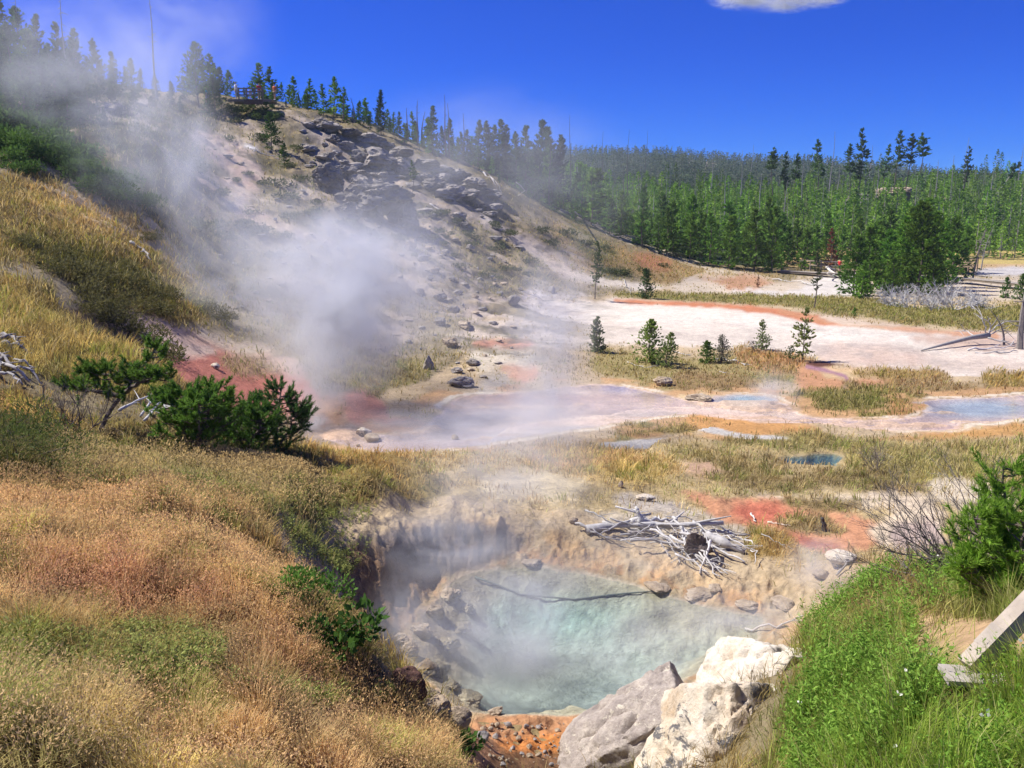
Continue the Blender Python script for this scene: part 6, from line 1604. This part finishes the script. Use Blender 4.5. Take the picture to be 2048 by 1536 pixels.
# tussocks: each blade belongs to a clump and leans away from its heart
def tuss(p, s):
    cx, cy = np.floor(p[:, 0] / s), np.floor(p[:, 1] / s); best = np.full(len(p), 9e9); ox = np.zeros(len(p)); oy = np.zeros(len(p)); hid = np.zeros(len(p))
    for i in (-1, 0, 1):
        for j in (-1, 0, 1):
            a, b = cx + i, cy + j; h1_ = _hash(a, b, a * 0 + 3); h2_ = _hash(a, b, a * 0 + 8)
            dx, dy = p[:, 0] - (a + h1_) * s, p[:, 1] - (b + h2_) * s; d2 = dx * dx + dy * dy; m = d2 < best
            best = np.where(m, d2, best); ox = np.where(m, dx / s, ox); oy = np.where(m, dy / s, oy); hid = np.where(m, _hash(a, b, a * 0 + 21), hid)
    return np.sqrt(best) / s, ox, oy, hid
wpx = np.stack([gp[:, 0] + .10 * fbm(gp[:, 0] / .3, gp[:, 1] / .3), gp[:, 1] + .10 * fbm(gp[:, 0] / .3 + 9, gp[:, 1] / .3)], -1)
tr_, tx_, ty_, th_ = tuss(wpx, .36)
keep_ = grng.random(NB) > np.clip((tr_ - .38) * 2.2, 0, .85) * np.where(Yg < 20, 1, .5)
gi, gp, Yg, tr_, tx_, ty_, th_ = gi[keep_], gp[keep_], Yg[keep_], tr_[keep_], tx_[keep_], ty_[keep_], th_[keep_]; NB = len(gi)
hgt = (1.28 - .85 * tr_) * (.7 + .6 * th_) * GH[gi] * grng.uniform(.55, 1.35, NB) * (1 + .45 * np.clip(patch[gi], -1, 1)) * np.where(Yg < 12, .95, .72)
wid = np.maximum(.0036, .00092 * Yg) * grng.uniform(.7, 1.3, NB)
az = np.arctan2(ty_, tx_) + grng.normal(0, .7, NB)
lean = np.clip(.12 + 1.15 * tr_ + grng.normal(0, .2, NB), .02, 1.5)
dirv = np.stack([np.cos(az) * lean + .06, np.sin(az) * lean, np.ones(NB)], -1); dirv /= np.linalg.norm(dirv, axis=1, keepdims=True)
sa = az + np.pi / 2 + grng.normal(0, .6, NB)
side = np.stack([np.cos(sa), np.sin(sa), np.zeros(NB)], -1)
mid = gp + dirv * (hgt * .55)[:, None]
bend = dirv + np.stack([np.cos(az), np.sin(az), np.zeros(NB)], -1) * grng.uniform(.1, .8, NB)[:, None]; bend[:, 2] *= grng.uniform(.45, 1, NB)
bend /= np.linalg.norm(bend, axis=1, keepdims=True)
tipp = mid + bend * (hgt * .5)[:, None]
base0 = gp - np.array([0, 0, .02])
Vg = np.stack([base0 - side * wid[:, None] * .5, base0 + side * wid[:, None] * .5, mid - side * wid[:, None] * .42, mid + side * wid[:, None] * .42, tipp], 1).reshape(-1, 3)
b5 = 5 * np.arange(NB)[:, None]
Fg = np.stack([b5 + np.array([[0, 1, 3]]), b5 + np.array([[0, 3, 2]]), b5 + np.array([[2, 3, 4]])], 1).reshape(-1, 3)
clump = fbm(gp[:, 0] / .32 + 40, gp[:, 1] / .32, octaves=3); clumpL = fbm(gp[:, 0] / 1.6 + 11, gp[:, 1] / 1.6 + 3, octaves=3)
_r = np.clip(gi // NC + np.round(grng.normal(0, 5, NB)).astype(int), 0, NR - 1); _q2 = np.clip(gi % NC + np.round(grng.normal(0, 14, NB)).astype(int), 0, NC - 1)
Cg = GC[_r * NC + _q2] * (1 + .28 * clump + .18 * clumpL + grng.normal(0, .14, NB))[:, None]
hue = ((th_ * 7.31) % 1.0)[:, None]; val = .70 + .62 * ((th_ * 13.7) % 1.0)[:, None]
Cg = Cg * val * np.where(hue < .18, np.array([1.04, .95, .92]), np.where(hue < .36, np.array([.72, .90, .60]), np.where(hue > .82, np.array([1.16, 1.12, 1.05]), np.array([1.0, 1.0, 1.0]))))
straw = grng.random(NB)[:, None]
Cg = np.where(straw < .14, Cg * .5 + lin((226, 204, 150), KA) * .5, Cg)
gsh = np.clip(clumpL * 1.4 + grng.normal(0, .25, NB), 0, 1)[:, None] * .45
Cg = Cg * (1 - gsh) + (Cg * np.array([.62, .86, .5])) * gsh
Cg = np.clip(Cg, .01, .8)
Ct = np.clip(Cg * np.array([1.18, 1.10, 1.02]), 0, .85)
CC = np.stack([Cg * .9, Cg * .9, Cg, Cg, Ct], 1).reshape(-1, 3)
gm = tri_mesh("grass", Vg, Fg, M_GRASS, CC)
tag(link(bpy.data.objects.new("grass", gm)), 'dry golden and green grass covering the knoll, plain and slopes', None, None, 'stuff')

# seed heads standing over the grass, as one cloud of tiny spikelets
ws = AREA * np.clip(GD - .5, 0, 1) * _vis * _in * (fYY < 14) * np.minimum(1, 4.0 / np.maximum(fYY, 2.5)) ** 1.6 * np.clip(.8 + 1.3 * patchL + .8 * patch, .05, 3) * (fx < 1000)
si = scatter(ws, 120000); sp_ = pick(si); ns = len(si)
sp_[:, 2] += GH[si] * grng.uniform(.55, 1.5, ns)
sdn = grng.normal(size=(ns, 3)) * .6 + np.array([.1, 0, .8]); sdn /= np.linalg.norm(sdn, axis=1, keepdims=True)
sl_ = grng.uniform(.008, .022, ns) * np.maximum(1, fYY[si] / 5)
Vs_, Fs_ = quads(sp_, sdn, sl_, sl_ * .36, grng)
sc_ = GC[si] * np.array([1.12, .98, .92]) * (1 + grng.normal(0, .2, ns))[:, None] + .03
sm = tri_mesh("grass_seed_heads", Vs_, Fs_, M_GRASS, np.repeat(np.clip(sc_, .02, .8), 4, 0))
tag(link(bpy.data.objects.new("grass_seed_heads", sm)), 'feathery tan seed heads over the grass of the knoll', None, None, 'stuff')

# leafy herbs: (outline, count, height, leaf, colours)
def herbs(name, label, outlines, H, leaf, col, tip, ymax, seed, nl=14, flower=0.0):
    rng = np.random.default_rng(seed); Vs, Fs, Cs, n = [], [], [], 0
    for px, cnt in outlines:
        m = (fYY < ymax) & _vis
        sd_ = np.full(NV, -1.0); sd_[m] = poly_sd(FXY[m], smooth_poly(px, 3)) + 14 * (w1[m] + w2[m] * .5)
        w = AREA * (sd_ > 0) * (GSD['spring'] < -.25) * np.clip(.6 + patch, .05, 2)
        idx = scatter(w, cnt)
        if not len(idx): continue
        p = pick(idx); k = len(p)
        h = H * rng.uniform(.55, 1.25, k); a = rng.uniform(0, 6.28, k); ln = rng.uniform(0, .35, k)
        d = np.stack([np.cos(a) * ln, np.sin(a) * ln, np.ones(k)], -1); d /= np.linalg.norm(d, axis=1, keepdims=True)
        V, F = spikes(p, d, h, np.full(k, .006), rng); Vs.append(V); Fs.append(F + n); n += len(V)
        cc = np.repeat(rng.uniform(.75, 1.25, (k, 1)), 3, 0) * np.asarray(col); Cs.append(cc)
        t = rng.uniform(.12, 1.0, (k, nl)); c = (p[:, None] + d[:, None] * (t * h[:, None])[..., None]).reshape(-1, 3)
        a2 = rng.uniform(0, 6.28, k * nl); dd = np.stack([np.cos(a2), np.sin(a2), rng.uniform(.1, 1.1, k * nl)], -1); dd /= np.linalg.norm(dd, axis=1, keepdims=True)
        s = leaf * rng.uniform(.6, 1.3, k * nl) * (1.15 - .5 * t.ravel())
        V, F = quads(c, dd, s, s * .30, rng); Vs.append(V); Fs.append(F + n); n += len(V)
        kk = (np.repeat(rng.uniform(0, 1, k), nl) * .6 + rng.uniform(0, 1, k * nl) * .4)[:, None]
        Cs.append(np.repeat(np.asarray(col) * (1 - kk) + np.asarray(tip) * kk, 4, 0))
        if flower > 0:
            f = rng.random(k) < flower; c = (p + d * h[:, None])[f]; q = len(c)
            for r_ in range(3):
                dd = rng.normal(size=(q, 3)); dd[:, 2] = np.abs(dd[:, 2]) * .3; dd /= np.linalg.norm(dd, axis=1, keepdims=True) + 1e-9
                V, F = quads(c + rng.normal(0, .008, (q, 3)), dd, np.full(q, .022), np.full(q, .018), rng); Vs.append(V); Fs.append(F + n); n += len(V); Cs.append(np.tile((.75, .74, .66), (len(V), 1)))
    me = tri_mesh(name, np.vstack(Vs), np.vstack(Fs), M_LEAF, np.vstack(Cs))
    return tag(link(bpy.data.objects.new(name, me)), label, None, None, 'stuff')

herbs('herbs', 'tall bright green leafy herbs on the right bank of the spring', [
    ([(1590, 1270), (1650, 1200), (1760, 1180), (1830, 1260), (1820, 1330), (1720, 1380), (1640, 1350)], 620),
    ([(1640, 1360), (1760, 1340), (1850, 1400), (1800, 1540), (1660, 1560), (1620, 1450)], 520),
    ([(1590, 1400), (1650, 1370), (1670, 1560), (1560, 1580)], 260), ([(1800, 1150), (1900, 1140), (1930, 1210), (1850, 1230)], 220), ([(1700, 1130), (1760, 1120), (1790, 1170), (1720, 1190)], 160)],
    .36, .055, (.10, .20, .025), (.25, .40, .065), 11, 91, 16, .008)
herbs('low_herbs', 'low green herbs and grass in the lower right corner', [([(1780, 1400), (1900, 1360), (2080, 1350), (2100, 1600), (1700, 1600)], 600)], .20, .034, (.09, .19, .02), (.22, .36, .05), 8, 92, 12, .01)
herbs('ground_herbs', 'low grey green herbs among the knoll grass', [
    ([(100, 930), (300, 960), (500, 960), (700, 970), (760, 1020), (650, 1070), (540, 1070), (300, 1000), (120, 975)], 1500),
    ([(0, 1280), (160, 1290), (330, 1260), (450, 1300), (420, 1370), (250, 1385), (0, 1390)], 850),
    ([(250, 880), (560, 890), (600, 930), (300, 930)], 700), ([(600, 1050), (740, 1090), (690, 1150), (580, 1110)], 500), ([(440, 1370), (640, 1400), (780, 1400), (600, 1420)], 260)],
    .13, .045, (.17, .20, .05), (.38, .40, .12), 21, 93, 9, .0)
HAZE = 0.00020
STEAM = [   # px, py, distance, width px, height px, optical depth, depth m
    (625, 850, 28.5, 110, 110, 1.2, 1.0), (640, 780, 29, 230, 220, .8, 1.8), (685, 670, 30, 340, 360, 1.8, 2.8), (695, 575, 32, 370, 380, 2.1, 3.2), (600, 600, 33, 380, 420, .7, 3.5), (790, 560, 36, 380, 400, .7, 4), (640, 480, 38, 460, 300, .55, 4),
    (520, 470, 42, 360, 320, .4, 4), (410, 390, 46, 300, 420, .6, 4), (325, 260, 52, 320, 460, .75, 4), (190, 150, 50, 520, 380, .48, 5), (340, 60, 62, 520, 360, .32, 6), (40, 110, 50, 420, 330, .28, 4), (250, 330, 48, 300, 330, .3, 4),
    (450, 560, 38, 340, 300, .45, 3), (800, 420, 68, 520, 380, .28, 6), (960, 320, 95, 620, 360, .35, 8), (900, 600, 45, 520, 400, .28, 5), (1130, 380, 98, 520, 380, .2, 7),
    (1095, 720, 26, 230, 520, .85, 1.6), (1110, 600, 28, 280, 360, .42, 2), (1060, 830, 27, 520, 170, .65, 1.8), (880, 860, 26, 520, 150, .6, 1.6), (1250, 830, 28, 400, 120, .3, 1.6),
    (1010, 1320, 10.2, 400, 380, 1.1, .8), (900, 1090, 12.0, 400, 230, .75, .9), (1010, 960, 14, 520, 320, .55, 1.4), (1080, 850, 17, 420, 300, .35, 1.6), (1030, 1190, 11.0, 460, 280, .6, .9), (820, 1270, 10.3, 220, 380, .65, .5),
    (1640, 1130, 11.6, 200, 190, .55, .6), (1480, 1235, 10.4, 420, 170, .6, .6), (1548, 785, 32, 150, 140, .5, 1.0), (1300, 1290, 9.6, 420, 240, .45, .6), (1250, 1130, 12.5, 500, 200, .25, 1.0),
]
# ------------------------------------------------------------------ steam
def steam_material(name="steam", col=(.93, .95, 1.0), aniso=.25, n1=2.3, lo=.38, hi=.68):
    m, nt = new_mat(name)
    out = N(nt, "ShaderNodeOutputMaterial"); pv = N(nt, "ShaderNodeVolumePrincipled")
    tc = N(nt, "ShaderNodeTexCoord"); oi = N(nt, "ShaderNodeObjectInfo")
    ln = N(nt, "ShaderNodeVectorMath", operation='LENGTH'); nt.links.new(tc.outputs["Object"], ln.inputs[0])
    fall = N(nt, "ShaderNodeMapRange"); fall.interpolation_type = 'SMOOTHSTEP'
    nt.links.new(ln.outputs["Value"], fall.inputs[0]); fall.inputs[1].default_value = .08; fall.inputs[2].default_value = 1.0; fall.inputs[3].default_value = 1; fall.inputs[4].default_value = 0
    add = N(nt, "ShaderNodeVectorMath", operation='ADD'); nt.links.new(tc.outputs["Object"], add.inputs[0]); nt.links.new(oi.outputs["Location"], add.inputs[1])
    no = noise_n(nt, add.outputs[0], n1, 5, .58, .6)
    nr = N(nt, "ShaderNodeMapRange"); nt.links.new(no, nr.inputs[0]); nr.inputs[1].default_value = lo; nr.inputs[2].default_value = hi; nr.inputs[3].default_value = .02; nr.inputs[4].default_value = 1.7
    at_ = N(nt, "ShaderNodeAttribute"); at_.attribute_type = 'OBJECT'; at_.attribute_name = 'thick'
    d = math_n(nt, 'MULTIPLY', math_n(nt, 'MULTIPLY', fall.outputs[0], nr.outputs[0]), at_.outputs["Fac"])
    nt.links.new(d, pv.inputs["Density"])
    pv.inputs["Color"].default_value = (*col, 1); pv.inputs["Anisotropy"].default_value = aniso
    nt.links.new(pv.outputs[0], out.inputs["Volume"])
    return m
M_STEAM = steam_material()
_sV, _sF = _ICO[3]
steam_mesh = tri_mesh("steam", _sV, _sF, M_STEAM, None, True)
def steam(px, py, Y, w, h, od, depth=None, rot=0.0, label=None, name='steam'):
    P = at(px, py, Y); k = mpp(P)
    rx, rz = w * k / 2, h * k / 2; ry = depth or min(rx, rz)
    o = link(bpy.data.objects.new(name, steam_mesh))
    o.location = P; o.scale = (rx, ry, rz); o.rotation_euler = (0, rot, 0)
    o['thick'] = od / (2 * ry) * 2.2
    return tag(o, label, None, 'drifting steam', 'stuff')
for a in STEAM: steam(*a)

# ------------------------------------------------------------------ the cloud
M_CLOUD = steam_material("cloud_vapour", (1, 1, 1), .3, 3.4, .46, .60)
cm = tri_mesh("cloud", _sV, _sF, M_CLOUD, None, True)
for px, py, w, h, od in [(1560, -14, 330, 70, 3.2), (1480, -4, 150, 50, 2.4), (1575, 6, 120, 44, 2.0), (1640, -4, 140, 44, 2.2)]:
    P = at(px, py, 2600); k = mpp(P)
    o = link(bpy.data.objects.new('cloud', cm)); o.location = P; o.scale = (w * k / 2, w * k / 3, h * k / 2); o['thick'] = od / (w * k / 3 * 2) * 2.2
    tag(o, None, None, None, 'stuff')

# ------------------------------------------------------------------ haze: the air itself
hb = MB(); hb.box((0, 760, 44), (1600, 800, 46))
hz, nt = new_mat("haze_air"); out = N(nt, "ShaderNodeOutputMaterial"); pv = N(nt, "ShaderNodeVolumePrincipled")
pv.inputs["Density"].default_value = HAZE; pv.inputs["Color"].default_value = (.70, .86, 1.0, 1); pv.inputs["Anisotropy"].default_value = .2
nt.links.new(pv.outputs[0], out.inputs["Volume"])
tag(hb.build('haze', hz), None, None, None, 'stuff')
